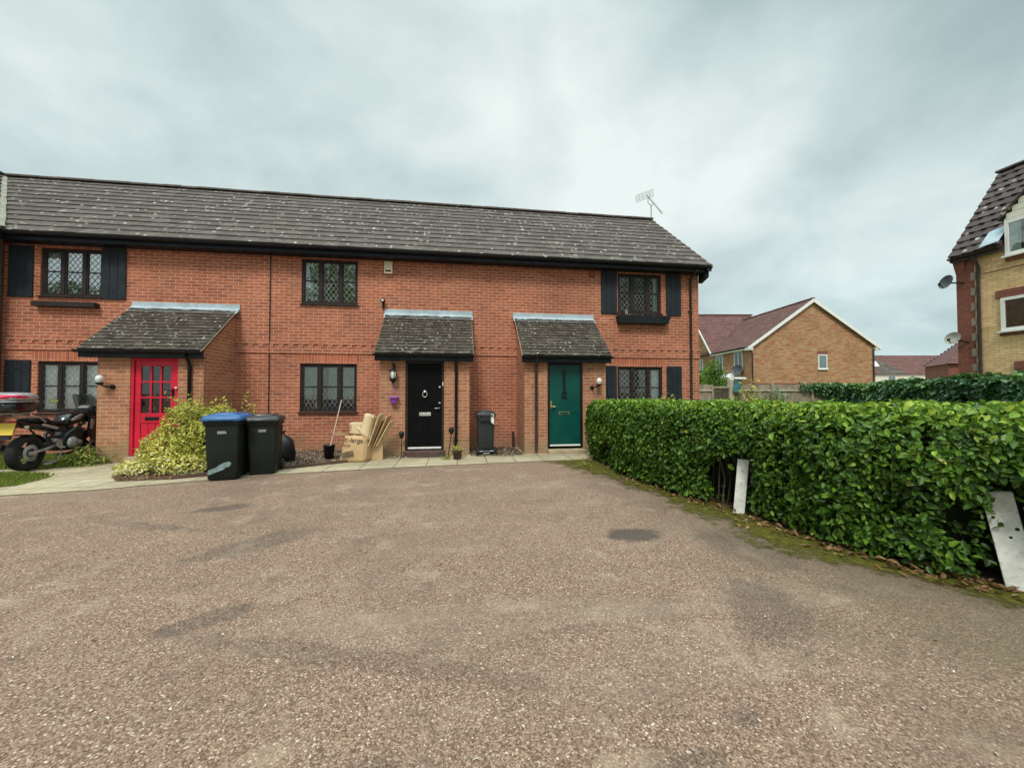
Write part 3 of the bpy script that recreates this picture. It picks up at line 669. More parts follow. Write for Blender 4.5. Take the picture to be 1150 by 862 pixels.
# porches ---------------------------------------------------------------
YP = 8.77
def porch(x0, x1, dx0, dx1, pipe, left_extra=.08, right_extra=.08, label=None):
    zt = 2.30
    mb = MB()
    for a, c in ((x0, x0+.1), (x1-.1, x1)): mb.prism([(YP, 0), (Y0, 0), (Y0, 3.26), (YP, zt)], 'x', a, c)
    mb.box(x0+.1, YP, 0, dx0, YP+.1, 2.2); mb.box(dx1, YP, 0, x1-.1, YP+.1, 2.2)
    mb.poly([(dx0, YP, 2.125), (dx1, YP, 2.125), (dx1, YP, 2.2), (dx0, YP, 2.2)])
    p = mb.build('porch', 'porch_brick', terr)
    if label: p['label'] = label
    ex0, ex1 = x0-left_extra, x1+right_extra; ey, ez = 8.575, 2.275; run, rise = Y0-.06-ey, 1.085; sl = math.hypot(run, rise)
    v_ = Vector((0, run, rise)).normalized(); tb = MB()
    tile_field(tb, (0, ey, ez), (1, 0, 0), v_, 14, sl/14, .166, lambda v: ex0, lambda v: ex1, th=.026, jit=.005, over=.03)
    tb.build('porch_roof', 'porch_tile', p)
    ub = MB(); n_ = Vector((0, -rise, run)).normalized()
    ub.prism([(ey+.02, ez-.03), (ey+.02, ez-.006), (Y0, ez+rise+.03), (Y0, ez+rise-.0)], 'x', ex0+.01, ex1-.01); ub.build('roof_deck', 'wood_pale', p)
    for xx in (ex0-.004, ex1-.012):   # undercloak strips along both verges
        vb = MB(); vb.prism([(ey-.01, ez-.028), (ey-.01, ez-.004), (Y0-.05, ez+rise+.015), (Y0-.05, ez+rise-.012)], 'x', xx, xx+.016); vb.build('verge_strip', 'wood_pale', p)
    fl = MB(); ztop = ez+rise
    fl.prism([(Y0-.17, ztop-.10), (Y0-.165, ztop-.075), (Y0-.02, ztop+.055), (Y0-.02, ztop+.15), (Y0-.004, ztop+.15), (Y0-.004, ztop-.02)], 'x', ex0-.03, ex1+.03)
    fl.build('lead_flashing', 'lead_flashing', p, .003, 1)
    fc = MB(); fc.box(ex0, ey+.035, 2.12, ex1, ey+.06, 2.27); fc.box(ex0+.0, ey+.06, 2.125, ex1, YP-.003, 2.14)
    fc.build('porch_fascia', 'fascia_black', p)
    gt = MB(); gutter(gt, ex0-.02, ex1+.02, ey-.02, 2.26, .05); gt.build('porch_gutter', 'black_plastic', p)
    vt = MB(); xm = (ex0+ex1)/2+.05; c = Vector((xm, ey, ez))+v_*(sl*.72)+n_*.045
    vt.hexa([(c.x-.08, c.y-.05, c.z-.06), (c.x+.08, c.y-.05, c.z-.06), (c.x+.07, c.y+.06, c.z+.02), (c.x-.07, c.y+.06, c.z+.02), (c.x-.07, c.y-.04, c.z-.01), (c.x+.07, c.y-.04, c.z-.01), (c.x+.06, c.y+.06, c.z+.045), (c.x-.06, c.y+.06, c.z+.045)])
    vt.build('vent_tile', 'roof_tile', p)
    dp = MB(); dp.tube([(pipe, YP-.045, .06), (pipe, YP-.045, 1.98), (pipe, YP-.11, 2.1), (pipe, ey-.02, 2.22)], .033, 10)
    for c_ in (.35, 1.1, 1.93): dp.tube([(pipe, YP-.045, c_-.025), (pipe, YP-.045, c_+.025)], .041, 10)
    dp.build('porch_downpipe', 'black_plastic' if pipe < 1 else 'brown_pipe', p)
    return p
PA = porch(-7.15, -5.22, -6.57, -5.70, -5.46, .22, .06, label='leftmost porch, widest, around the red door')
PB = porch(-1.70, .27, -1.15, -.30, -.03, label='middle porch around the black door')
PC = porch(1.54, 3.52, 2.09, 2.95, 1.81, label='right porch around the green door')

def door_base(x0, x1, mat, frame_mat, label, z0=.15, z1=2.125):
    """dark void + frame + leaf; returns the leaf"""
    y = YP+.045; lf = MB(); lf.box(x0+.055, y, z0+.03, x1-.055, y+.045, z1-.05)
    d = lf.build('door', mat, terr, .003, 1); d['label'] = label
    f = MB(); f.box(x0, y-.025, z0-.01, x0+.055, y+.06, z1); f.box(x1-.055, y-.025, z0-.01, x1, y+.06, z1); f.box(x0+.055, y-.025, z1-.05, x1-.055, y+.06, z1)
    f.build('door_frame', frame_mat, d, .004, 1)
    return d, y
# red door: nine panes over a boarded panel
x0, x1 = -6.57, -5.70; y = YP+.045; a, c = x0+.058, x1-.058; z0, z1 = .18, 2.075
lf = MB(); st = .105; zs = [1.0, 1.965]; gx0, gx1 = a+st, c-st
lf.box(a, y, z0, a+st, y+.045, z1); lf.box(c-st, y, z0, c, y+.045, z1); lf.box(gx0, y, z1-.11, gx1, y+.045, z1); lf.box(gx0, y, .80, gx1, y+.045, 1.0); lf.box(gx0, y, z0, gx1, y+.045, z0+.16)
pw = (gx1-gx0)/3; ph = (z1-.11-1.0)/3
for i in (1, 2): lf.box(gx0+i*pw-.018, y, 1.0, gx0+i*pw+.018, y+.045, z1-.11)
for j in (1, 2):
    for i in range(3): lf.box(gx0+i*pw+(.018 if i else 0), y+.001, 1.0+j*ph-.018, gx0+(i+1)*pw-(.018 if i < 2 else 0), y+.044, 1.0+j*ph+.018)
nb = 4; bw = (gx1-gx0)/nb
for i in range(nb): lf.box(gx0+i*bw+.003, y+.014, z0+.16, gx0+(i+1)*bw-.003, y+.04, .80)
dr = lf.build('door', 'red_paint', terr, .004, 1); dr['label'] = 'red glazed front door with nine small panes'
f = MB(); f.box(x0, y-.03, .14, a-.003, y+.06, 2.125); f.box(c+.003, y-.03, .14, x1, y+.06, 2.125); f.box(a-.003, y-.03, z1+.003, c+.003, y+.06, 2.125); f.build('door_frame', 'red_paint', dr, .004, 1)
f = MB(); f.poly([(gx0, y+.022, 1.0), (gx1, y+.022, 1.0), (gx1, y+.022, z1-.11), (gx0, y+.022, z1-.11)]); f.build('glass_pane', 'window_glass', dr)
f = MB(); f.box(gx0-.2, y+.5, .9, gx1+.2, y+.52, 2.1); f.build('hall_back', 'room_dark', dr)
f = MB(); f.lathe([(.001, -.04), (.05, -.03), (.07, 0), (.05, .03), (.001, .04)], (gx0+.11, y+.16, 1.09), 'z', 14); f.build('hall_ornament', 'globe_glass', dr)
fbox('letterbox', 'iron_black', dr, gx0+.09, y-.012, .855, gx0+.34, y-.0005, .925, bevel=.004)
f = MB(); f.box(c-.075, y-.012, 1.33, c-.03, y-.0005, 1.50); f.tube([(c-.052, y-.012, 1.46), (c-.052, y-.05, 1.46), (c-.15, y-.05, 1.47)], .011, 8); f.build('handle', 'iron_black', dr)
f = MB(); f.lathe([(.02, -.02), (.03, 0), (.012, .02)], (x1-.02, y-.06, 1.52), 'z', 10); f.build('door_charm', 'white_plastic', dr)
fbox('threshold', 'step_concrete', dr, x0, YP-.12, .0, x1, y+.06, .135, bevel=.008)
# black door
d, y = door_base(-1.15, -.30, 'black_paint', 'window_brown', 'glossy black front door with silver knocker')
f = MB()
for (pa, pb_, pc, pd) in ((-1.0, 1.12, -.76, 1.95), (-.69, 1.12, -.45, 1.95), (-1.0, .3, -.76, .84), (-.69, .3, -.45, .84)):
    for q in ((pa, pb_, pc, pb_+.02), (pa, pd-.02, pc, pd), (pa, pb_+.02, pa+.02, pd-.02), (pc-.02, pb_+.02, pc, pd-.02)): f.box(q[0], y-.01, q[1], q[2], y-.0005, q[3])
f.build('panel_moulding', 'black_paint', d)
f = MB(); f.tube([(-.725+.05*math.cos(t), y-.03, 1.38+.06*math.sin(t)) for t in np.linspace(0, 2*math.pi, 19)], .011, 7); f.lathe([(.03, -.02), (.035, 0)], (-.725, y-.005, 1.45), 'y', 12); f.build('knocker', 'silver', d)
fbox('letterbox', 'silver', d, -.85, y-.012, .90, -.59, y-.0005, .975, bevel=.004)
f = MB(); f.lathe([(.022, -.016), (.027, -.0005)], (-.40, y, 1.55), 'y', 12); f.build('lock', 'silver', d); f = MB(); f.lathe([(.022, -.016), (.027, -.0005)], (-.40, y, 1.19), 'y', 12); f.build('lock', 'silver', d)
f = MB(); f.tube([(-.39, y-.0005, 1.075), (-.39, y-.05, 1.075), (-.50, y-.05, 1.068)], .012, 8); f.build('handle', 'silver', d)
fbox('weather_bar', 'white_plastic', d, -1.09, y-.03, .165, -.36, y+.02, .205, bevel=.004)
fbox('chain_guard', 'white_plastic', d, -.338, y-.034, 1.58, -.318, y-.0255, 1.66)
f = MB(); f.prism([(-1.17, YP+.1), (-.28, YP+.1), (-.28, 8.62), (-.42, 8.54), (-.72, 8.51), (-1.03, 8.54), (-1.17, 8.62)], 'z', .0, .135); f.build('step', 'step_brown', d, .01)
# green door
d, y = door_base(2.09, 2.95, 'green_paint', 'iron_black', 'dark teal-green front door with long iron knocker')
f = MB(); f.lathe([(.001, 0), (.03, .02), (.02, .07), (.034, .12), (.02, .18), (.03, .26), (.022, .34), (.036, .42), (.02, .5), (.001, .55)], (2.5, y-.012, 1.42), 'z', 10)
f.tube([(2.5+.045*math.cos(t), y-.03, 1.42+.05*math.sin(t)-.02) for t in np.linspace(0, 2*math.pi, 15)], .012, 7); f.build('knocker', 'iron_black', d)
f = MB(); f.lathe([(.001, -.03), (.016, -.02), (.016, 0)], (2.5, y, 1.45), 'y', 10); f.build('knocker_stud', 'iron_black', d); f = MB(); f.box(2.44, y-.03, 1.30, 2.56, y-.0005, 1.325); f.build('knocker_plate', 'iron_black', d)
fbox('letterbox', 'brass', d, 2.37, y-.010, .90, 2.63, y-.0005, .97, bevel=.003); fbox('letterbox_flap', 'green_paint', d, 2.39, y-.014, .912, 2.61, y-.0105, .958)
f = MB(); f.box(2.165, y-.008, 1.06, 2.205, y-.0005, 1.2); f.tube([(2.185, y-.008, 1.10), (2.185, y-.05, 1.10), (2.28, y-.05, 1.09)], .011, 8); f.lathe([(.018, -.02), (.02, 0)], (2.185, y, 1.21), 'y', 10); f.build('handle', 'brass', d)
fbox('weather_bar', 'white_plastic', d, 2.15, y-.03, .165, 2.89, y+.02, .20, bevel=.004)
f = MB(); f.box(2.07, 8.55, 0, 2.97, YP+.1, .10); f.build('step', 'step_concrete', d, .01)

# wall fittings ---------------------------------------------------------
def globe_lamp(x, z, s):
    l = MB(); l.lathe([(.045, 0), (.05, -.02), (.03, -.035)], (x+s*.13, YP, z-.1), 'y', 12); l.tube([(x+s*.13, YP-.03, z-.1), (x+s*.11, YP-.12, z-.1), (x+s*.04, YP-.14, z-.07), (x, YP-.14, z-.03)], .016, 8); l.lathe([(.02, -.05), (.06, -.02), (.062, 0)], (x, YP-.14, z-.02), 'z', 14)
    o = l.build('wall_lamp', 'iron_black', terr)
    gl = MB(); gl.lathe([(.04, 0), (.062, .04), (.068, .075), (.055, .12), (.025, .145), (.001, .15)], (x, YP-.14, z-.02), 'z', 16); gl.build('lamp_globe', 'globe_glass', o); return o
globe_lamp(-7.0, 1.64, 1)['label'] = 'wall lamp with white globe left of the red door'
globe_lamp(3.30, 1.64, -1)['label'] = 'wall lamp with white globe right of the green door'
l = MB(); lx, ly = -1.40, YP-.11
l.box(lx-.03, YP-.02, 1.92, lx+.03, YP-.001, 2.06); l.tube([(lx, YP-.02, 2.0), (lx, YP-.07, 2.07), (lx, ly, 2.04), (lx, ly, 1.96)], .011, 8)
l.lathe([(.012, .24), (.03, .20), (.075, .17), (.08, .155)], (lx, ly, 1.74), 'z', 8); l.lathe([(.08, .03), (.07, .0), (.03, -.05), (.012, -.08)], (lx, ly, 1.70), 'z', 8)
for t in range(6): l.tube([(lx+.072*math.cos(t*1.047), ly+.072*math.sin(t*1.047), 1.72), (lx+.074*math.cos(t*1.047), ly+.074*math.sin(t*1.047), 1.91)], .005, 5)
ln = l.build('wall_lantern', 'iron_black', terr); l = MB(); l.lathe([(.045, 0), (.065, .05), (.065, .13), (.05, .165)], (lx, ly, 1.73), 'z', 8); l.build('lantern_glass', 'globe_glass', ln)
b = MB(); b.hexa([(-1.82, Y0-.09, 4.39), (-1.62, Y0-.09, 4.39), (-1.62, Y0-.002, 4.39), (-1.82, Y0-.002, 4.39), (-1.82, Y0-.075, 4.70), (-1.62, Y0-.075, 4.70), (-1.62, Y0-.002, 4.70), (-1.82, Y0-.002, 4.70)])
al = b.build('alarm_box', 'cream_plastic', terr, .012); al['label'] = 'cream alarm box'
fbox('alarm_strip', 'iron_black', al, -1.79, Y0-.094, 4.43, -1.65, Y0-.0885, 4.47)
b = MB(); b.box(3.50, Y0-.07, 4.55, 3.66, Y0-.002, 4.68); b.lathe([(.07, 0), (.055, .05), (.001, .07)], (3.58, Y0-.04, 4.68), 'z', 12); a2 = b.build('alarm_box', 'dark_red_brick', terr, .012); a2['label'] = 'small reddish alarm bell'
b = MB(); b.lathe([(.03, -.10), (.052, -.09), (.055, -.01), (.03, 0)], (-1.84, Y0-.05, 3.70), 'y', 14); b.box(-1.86, Y0-.05, 3.52, -1.82, Y0-.002, 3.66); cm = b.build('security_camera', 'iron_black', terr)
b = MB(); b.lathe([(.026, -.006), (.03, 0)], (-1.84, Y0-.15, 3.70), 'y', 12); b.build('camera_lens', 'white_plastic', cm)
# roof aerial
b = MB(); ax, ay = 6.84, 12.72
b.tube([(ax, ay, 7.2), (ax, ay, 8.12)], .02, 8)
A = Vector((6.66, ay-.05, 8.44)); B = Vector((7.32, ay+.1, 7.90)); b.tube([A, B], .014, 6)
b.tube([(ax, ay, 8.1), (ax-.12, ay, 8.2), tuple(A.lerp(B, .08))], .012, 6); b.tube([(ax, ay, 8.08), tuple(A.lerp(B, .42))], .01, 6)
dirn = (B-A).normalized(); side = Vector((0, 1, 0)); upv = dirn.cross(side).normalized()
for i in range(12):
    p = A.lerp(B, .15+.85*i/11)
    for s_ in (-1, 1): b.tube([p, p+side*s_*.05+upv*.045], .004, 4); b.tube([p, p+side*s_*.05-upv*.045], .004, 4)
c = Vector((6.55, ay-.08, 8.40)); uu = Vector((.24, -.16, .05)); wv = Vector((0, .02, .13))
for t in np.linspace(-1, 1, 6): b.tube([c+uu*t-wv, c+uu*t+wv], .008, 5)
for t in np.linspace(-1, 1, 5): b.tube([c-uu+wv*t, c+uu+wv*t], .008, 5)
b.build('roof_aerial', 'lead_came', terr)

# ================================================================== WHEELIE BINS
def wheelie(label, loc, rz, wt, wb, dt, db, h, body_mat, lid_mat, marks='label', group=None):
    """front faces local -y"""
    t = thing('wheelie_bin', label, 'bin', loc, rz, group)
    zr = h-.13; mb = MB()
    def ring(w_, d_, z, yo=0, r=.04):
        pts = []
        for cx, cy, a0 in ((w_/2-r, d_/2-r, 0), (-w_/2+r, d_/2-r, 90), (-w_/2+r, -d_/2+r, 180), (w_/2-r, -d_/2+r, 270)):
            for k_ in range(4): a_ = R(a0+30*k_); pts.append((cx+r*math.cos(a_), cy+yo+r*math.sin(a_), z))
        return pts
    mb.rings([ring(wb-.03, db-.03, .0), ring(wb, db, .03), ring(wb+(wt-wb)*.5, db+(dt-db)*.5, zr*.5), ring(wt-.02, dt-.02, zr-.09), ring(wt-.02, dt-.02, zr-.045)])
    mb.rings([ring(wt+.02, dt+.02, zr-.06), ring(wt+.03, dt+.03, zr-.045), ring(wt+.03, dt+.03, zr)])
    mb.box(-wt*.42, dt/2, zr-.10, wt*.42, dt/2+.05, zr-.03)     # hinge boss at the back
    # recessed side ribs and back wheel arches
    for s_ in (-1, 1): mb.hexa([(s_*wb*.5-.012, db*.18, .05), (s_*wb*.5+.012, db*.18, .05), (s_*wb*.5+.012, db*.5, .05), (s_*wb*.5-.012, db*.5, .05), (s_*wt*.46-.012, dt*.3, zr-.1), (s_*wt*.46+.012, dt*.3, zr-.1), (s_*wt*.46+.012, dt*.46, zr-.1), (s_*wt*.46-.012, dt*.46, zr-.1)])
    mb.build('body', body_mat, t, .004, 1)
    lb = MB(); lw, ld = wt+.07, dt+.06
    lb.rings([ring(lw, ld, zr+.004, -.01, .05), ring(lw+.01, ld+.01, zr+.02, -.01, .05), ring(lw, ld, zr+.045, -.01, .05), ring(lw-.05, ld-.05, zr+.085, -.005, .06), ring(lw-.18, ld-.2, zr+.105, 0, .05)])
    lb.rings([ring(lw*.62, ld*.66, zr+.10, .0, .05), ring(lw*.58, ld*.62, zr+.122, .0, .05)])
    lb.box(-lw*.3, -ld/2-.025, zr+.012, lw*.3, -ld/2+.03, zr+.04)
    lb.build('lid', lid_mat, t, .004, 1)
    hb = MB(); yb = dt/2+.06
    hb.tube([(-wt*.36, dt/2, zr-.02), (-wt*.36, yb+.03, zr+.02), (wt*.36, yb+.03, zr+.02), (wt*.36, dt/2, zr-.02)], .016, 8); hb.build('handle', body_mat, t)
    for s_ in (-1, 1):
        wh = MB(); wh.lathe([(.06, -.022), (.095, -.02), (.10, 0), (.095, .02), (.06, .022)], (s_*(wb*.5+.035), db*.5+.02, .10), 'x', 18)
        wo = wh.build('wheel', 'rubber', t); wh = MB(); wh.lathe([(.001, -.026), (.055, -.024), (.06, 0), (.055, .024), (.001, .026)], (s_*(wb*.5+.035), db*.5+.02, .10), 'x', 14); wh.build('hub', 'bin_grey', wo)
    ab = MB(); ab.tube([(-wb*.5-.03, db*.5+.02, .10), (wb*.5+.03, db*.5+.02, .10)], .012, 8); ab.build('axle', 'engine_metal', t)
    return t, zr
def front_plane(wb, wt, db, dt, zr):
    """matrix mapping (u across, v up, out) on the sloping front face; z given as height"""
    def M(z): 
        f_ = z/zr; return -(db+(dt-db)*f_)/2
    return M
B1, zr1 = wheelie('black wheelie bin with a blue lid and a pale paint smear on its front', (-3.80, 7.06, .012), R(9), .49, .42, .62, .50, 1.08, 'bin_body', 'bin_lid_blue', group='wheelie bins by the path')
B2, zr2 = wheelie('black wheelie bin with a black lid, right beside the blue-lidded one', (-3.36, 7.34, .012), R(13), .46, .38, .55, .44, 1.04, 'bin_body', 'bin_lid_black', group='wheelie bins by the path')
B3, zr3 = wheelie('slim grey wheelie bin standing against the wall between two porches', (.63, 8.78, .012), R(180+4), .37, .32, .38, .33, 1.01, 'bin_grey', 'bin_grey', group='wheelie bins by the path')
def bin_marks(t, wb, wt, db, dt, zr, zc, w_):
    mb = MB(); y_ = -(db+(dt-db)*.5)/2
    for j in range(2):
        x = -w_/2
        while x < w_/2:
            l_ = random.uniform(.012, .022); z = zc-j*.024; yy = -(db+(dt-db)*(z/zr))/2-.003
            mb.box(x, yy-.002, z-.008, x+l_, yy+.006, z+.008); x += l_+.006
    mb.build('moulded_label', 'label_pale', t)
bin_marks(B1, .42, .49, .50, .62, zr1, .78, .11); bin_marks(B2, .38, .46, .44, .55, zr2, .77, .10)
mb = MB(); pts = [(-.19, .085), (-.15, .10), (-.05, .14), (.02, .165), (.06, .205), (.10, .21), (.125, .24), (.135, .275), (.09, .30), (.06, .285), (.03, .28), (-.02, .255), (-.06, .22), (-.12, .19), (-.18, .165), (-.2, .12)]
mb.poly([(x, -(.50+.12*(z/zr1))/2-.0045, z) for x, z in pts]); mb.build('paint_smear', 'paint_smear', B1)
mb = MB(); mb.hexa([(-.16, .256, .70), (-.095, .256, .75), (-.095, .25, .75), (-.16, .25, .70), (-.16, .262, .93), (-.09, .262, .93), (-.09, .256, .93), (-.16, .256, .93)]); mb.build('white_sticker', 'white_plastic', B3)
mb = MB(); mb.box(-.08, .172, .05, .08, .195, .17); mb.build('foot_recess', 'black_plastic', B3); fbox('foot_bar', 'label_pale', B3, -.07, .192, .045, .07, .2, .06)

# ================================================================== ODDS AND ENDS BY THE WALL
# black sack-like covered object behind the bins
t = thing('rubbish_sack', 'black knotted rubbish sack on the gravel behind the wheelie bins', 'sack', (-3.50, 8.35, .03))
mb = MB(); prof = [(.12, 0), (.20, .03), (.23, .15), (.22, .30), (.19, .42), (.10, .50), (.035, .54), (.03, .57), (.06, .62), (.02, .63)]
rings = []
for r_, h_ in prof: rings.append([(r_*(1+.09*math.sin(5*a_+h_*9)+.05*math.sin(9*a_))*math.cos(a_), r_*(1+.09*math.sin(5*a_+h_*9))*math.sin(a_), h_) for a_ in np.linspace(0, 2*math.pi, 24, endpoint=False)])
mb.rings(rings); mb.build('bag', 'bag_black', t)
# bucket + broom handle
t = thing('bucket', 'small black bucket on the gravel under the window', 'bucket', (-2.68, 8.58, .03))
mb = MB(); mb.lathe([(.001, .003), (.085, .0), (.115, .27), (.122, .275), (.122, .285), (.108, .285), (.08, .02), (.001, .015)], (0, 0, 0), 'z', 20, cap=False); mb.build('pail', 'black_plastic', t)
mb = MB(); mb.tube([(.115*math.cos(a_), .115*math.sin(a_)*.3-.09*math.sin(a_), .265-.06*math.sin(a_)) for a_ in np.linspace(0, math.pi, 12)], .004, 6); mb.build('bail', 'silver', t)
mb = MB(); mb.tube([(-2.70, 8.56, .06), (-2.52, 8.86, 1.26)], .012, 8); tag(mb.build('mop_handle', 'wood_pale'), 'pale pole standing in the black bucket against the wall', 'pole')
# cardboard
t = thing('cardboard_box', 'large open cardboard box printed X-large, slumped beside the middle porch', 'box', (-2.06, 8.2, .012))
def gridpatch(mb, p00, p10, p11, p01, n_=8, bulge=(0, 0, 0), wob=.0):
    p00, p10, p11, p01 = map(Vector, (p00, p10, p11, p01)); bu = Vector(bulge)
    rings = []
    for j in range(n_+1):
        row = []
        for i in range(n_+1):
            u, v = i/n_, j/n_
            p = (p00*(1-u)+p10*u)*(1-v)+(p01*(1-u)+p11*u)*v
            p = p+bu*(math.sin(math.pi*u)*math.sin(math.pi*v))+Vector((0, random.uniform(-wob, wob), 0)); row.append(p)
        rings.append(row)
    mb.rings(rings, cap=False, closed=False)
def solid(o, th=.006):
    m_ = o.modifiers.new('thickness', 'SOLIDIFY'); m_.thickness = th; m_.offset = 0; return o
mb = MB()
A0, A1, A2, A3 = (-.29, -.04, 0), (.20, -.09, 0), (.22, -.02, .53), (-.20, .03, .53)      # front face
Bq0, Bq1 = (.34, .28, 0), (.30, .30, .50); C0, C1 = (-.18, .32, 0), (-.14, .34, .52)
gridpatch(mb, A0, A1, A2, A3, 8, (0, -.035, 0), .002); gridpatch(mb, A1, Bq0, Bq1, A2, 6, (.02, 0, 0), .001); gridpatch(mb, C0, A0, A3, C1, 6); gridpatch(mb, Bq0, C0, C1, Bq1, 6); gridpatch(mb, A0, C0, Bq0, A1, 3)
solid(mb.build('carton', 'cardboard', t))
mb = MB(); gridpatch(mb, A3, C1, (-.42, .36, .60), (-.46, .05, .55), 4); solid(mb.build('side_flap', 'cardboard_dark', t))
mb = MB(); gridpatch(mb, (.20, -.02, .53), (.23, .0, .53), (.05, .06, .70), (.02, .05, .70), 3); solid(mb.build('front_flap', 'cardboard_pale', t))
ux = (Vector(A1)-Vector(A0)).normalized(); uz = (Vector(A3)-Vector(A0)); uz = (uz-ux*uz.dot(ux)).normalized(); un = ux.cross(uz)
def printed(txt, size, u, v, rot=0, out=.046):
    Mx = Matrix(((ux.x, uz.x, un.x, 0), (ux.y, uz.y, un.y, 0), (ux.z, uz.z, un.z, 0), (0, 0, 0, 1)))
    return Matrix.Translation(Vector(A0)+ux*u+uz*v+un*out) @ Mx @ Matrix.Rotation(rot, 4, 'Z')
text_obj('printed_words', 'X-large', .135, 'print_ink', t, printed('', 0, .055, .415, R(-4), .036)); text_obj('printed_words', 'eco', .10, 'print_ink', t, printed('', 0, .06, .325, R(-4), .045))
mb = MB()   # rubber-stamp style block of symbols, tilted
Ms = printed('', 0, .06, .075, R(12), .038) @ Matrix.Scale(1.35, 4)
for j in range(2):
    for i in range(5):
        x_, z_ = i*.036, j*.048
        for q in ((0, 0, .03, .006), (0, .036, .03, .042), (0, .006, .006, .036), (.024, .006, .03, .036)): mb.box(x_+q[0], z_+q[1], 0, x_+q[2], z_+q[3], .001, Ms)
        mb.box(x_+.011, z_+.012, 0, x_+.019, z_+.03, .001, Ms)
mb.build('handling_marks', 'print_ink', t)
t2 = thing('carton', 'pale carton lying on its side on top of the slumped cardboard box', 'box', (-2.07, 8.36, .55))
mb = MB(); mb.hexa([(-.12, -.08, .04), (.15, -.06, .0), (.17, .12, .02), (-.10, .12, .06), (-.13, -.06, .25), (.14, -.05, .25), (.16, .12, .25), (-.11, .12, .25)]); mb.build('carton_body', 'cardboard_pale', t2, .004, 1)
mb = MB(); mb.box(-.105, -.082, .08, -.095, -.07, .22); mb.build('carton_tape', 'cardboard_dark', t2)
mb = MB(); rows = []
for j in range(9):
    v = j/8; rows.append([Vector((-1.98+.20*u+.09*v, 8.22+.05*math.sin(u*3)+.03*v, .56+.42*v-.10*u*(1-v)+.02*math.sin(u*5))) + Vector((0, -.10*math.sin(math.pi*u), 0)) for u in np.linspace(0, 1, 9)])
mb.rings(rows, cap=False, closed=False); o = solid(mb.build('bent_cardboard', 'cardboard_pale'), .006); tag(o, 'curled pale sheet of cardboard standing up out of the slumped box', 'cardboard')
for i in range(5):
    mb = MB(); x_ = -1.87+.05*i; yy = 8.30+.03*i; top = (.90, .96, .84, .93, .80)[i]; ln_ = (.13, .20, .20, .26, .25)[i]
    mb.hexa([(x_, yy-.12, .32), (x_+.012, yy-.125, .315), (x_+.07, yy+.12, .32), (x_+.06, yy+.12, .32), (x_+ln_, yy-.10, top), (x_+ln_+.012, yy-.105, top-.006), (x_+ln_+.08, yy+.12, top+.02), (x_+ln_+.07, yy+.12, top+.02)])
    o = mb.build('flattened_carton', ('cardboard', 'cardboard_pale', 'cardboard_dark', 'cardboard', 'cardboard_pale')[i])
    tag(o, 'flattened cardboard sheet in the leaning bundle beside the X-large box', 'cardboard', 'flattened cardboard sheets in the bundle')
t = thing('cardboard_box', 'plain small cardboard box behind the right side of the X-large box', 'box', (-1.70, 8.48, .012), R(12))
mb = MB(); mb.hexa([(-.15, -.12, 0), (.13, -.12, 0), (.13, .12, 0), (-.15, .12, 0), (-.13, -.11, .40), (.12, -.12, .42), (.12, .12, .42), (-.13, .12, .40)]); mb.build('carton', 'cardboard', t, .004, 1)
mb = MB(); mb.hexa([(.12, -.12, .42), (.13, -.12, .42), (.13, .12, .42), (.12, .12, .42), (.10, -.14, .52), (.11, -.14, .52), (.11, .1, .52), (.10, .1, .52)]); mb.build('flap', 'cardboard_dark', t)
# stake lights either side of the black door
for (x, y_, zt, ln_, lab) in ((-1.20, 8.60, .58, 0, 'black oval-headed stake light left of the black door'), (-.13, 8.56, .66, .07, 'black oval-headed stake light leaning by the downpipe right of the black door')):
    t = thing('stake_light', lab, 'garden light', (x, y_, .01), 0, 'stake lights at the black door')
    mb = MB(); mb.tube([(-ln_, 0, 0), (0, 0, zt-.16)], .010, 7); mb.lathe([(.03, -.003), (.03, .006)], (-ln_, 0, .003), 'z', 10); mb.build('stake', 'iron_black', t)
    mb = MB(); mb.lathe([(.012, 0), (.04, .03), (.056, .09), (.05, .14), (.02, .165), (.001, .17)], (0, 0, zt-.17), 'z', 14); o = mb.build('lamp_head', 'black_plastic', t)
# plant pot by the downpipe
t = thing('plant_pot', 'small dark plant pot with a leafy seedling at the foot of the downpipe', 'plant pot', (.0, 8.24, .012))
mb = MB(); mb.lathe([(.001, .004), (.078, 0), (.10, .17), (.108, .175), (.108, .205), (.095, .205), (.09, .17), (.001, .165)], (0, 0, 0), 'z', 18, cap=False); mb.build('pot', 'terracotta_dark', t)
P = np.stack([rng.normal(0, .05, 120), rng.normal(0, .05, 120), .20+np.abs(rng.normal(0, .045, 120))], 1)
leaf_mesh('plant', 'variegated_leaf', P, rng.normal(size=(120, 3))*.6+[0, 0, 1], rng.uniform(.03, .06, 120), rng.uniform(.016, .028, 120), rng.uniform(.1, .9, 120), t)
# purple hanging pot
t = thing('hanging_pot', 'small purple pot hanging under the lantern by the black door', 'hanging pot', (-1.38, YP-.07, 1.18))
mb = MB(); mb.lathe([(.001, .0), (.06, .0), (.075, .03), (.09, .12), (.105, .125), (.105, .145), (.09, .145), (.08, .11), (.001, .1)], (0, 0, 0), 'z', 16, cap=False); mb.build('pot', 'purple_plastic', t)
mb = MB(); mb.tube([(-.09, 0, .14), (0, 0, .36), (.09, 0, .14)], .003, 5); mb.tube([(0, 0, .35), (0, .02, .44), (0, .069, .44)], .004, 5); mb.build('hanger', 'purple_plastic', t)
# short dark stub pipe at the green porch corner
b = MB(); b.tube([(1.42, 9.78, .02), (1.42, 9.78, .42)], .03, 8); b.build('stub_pipe', 'brown_pipe', terr)

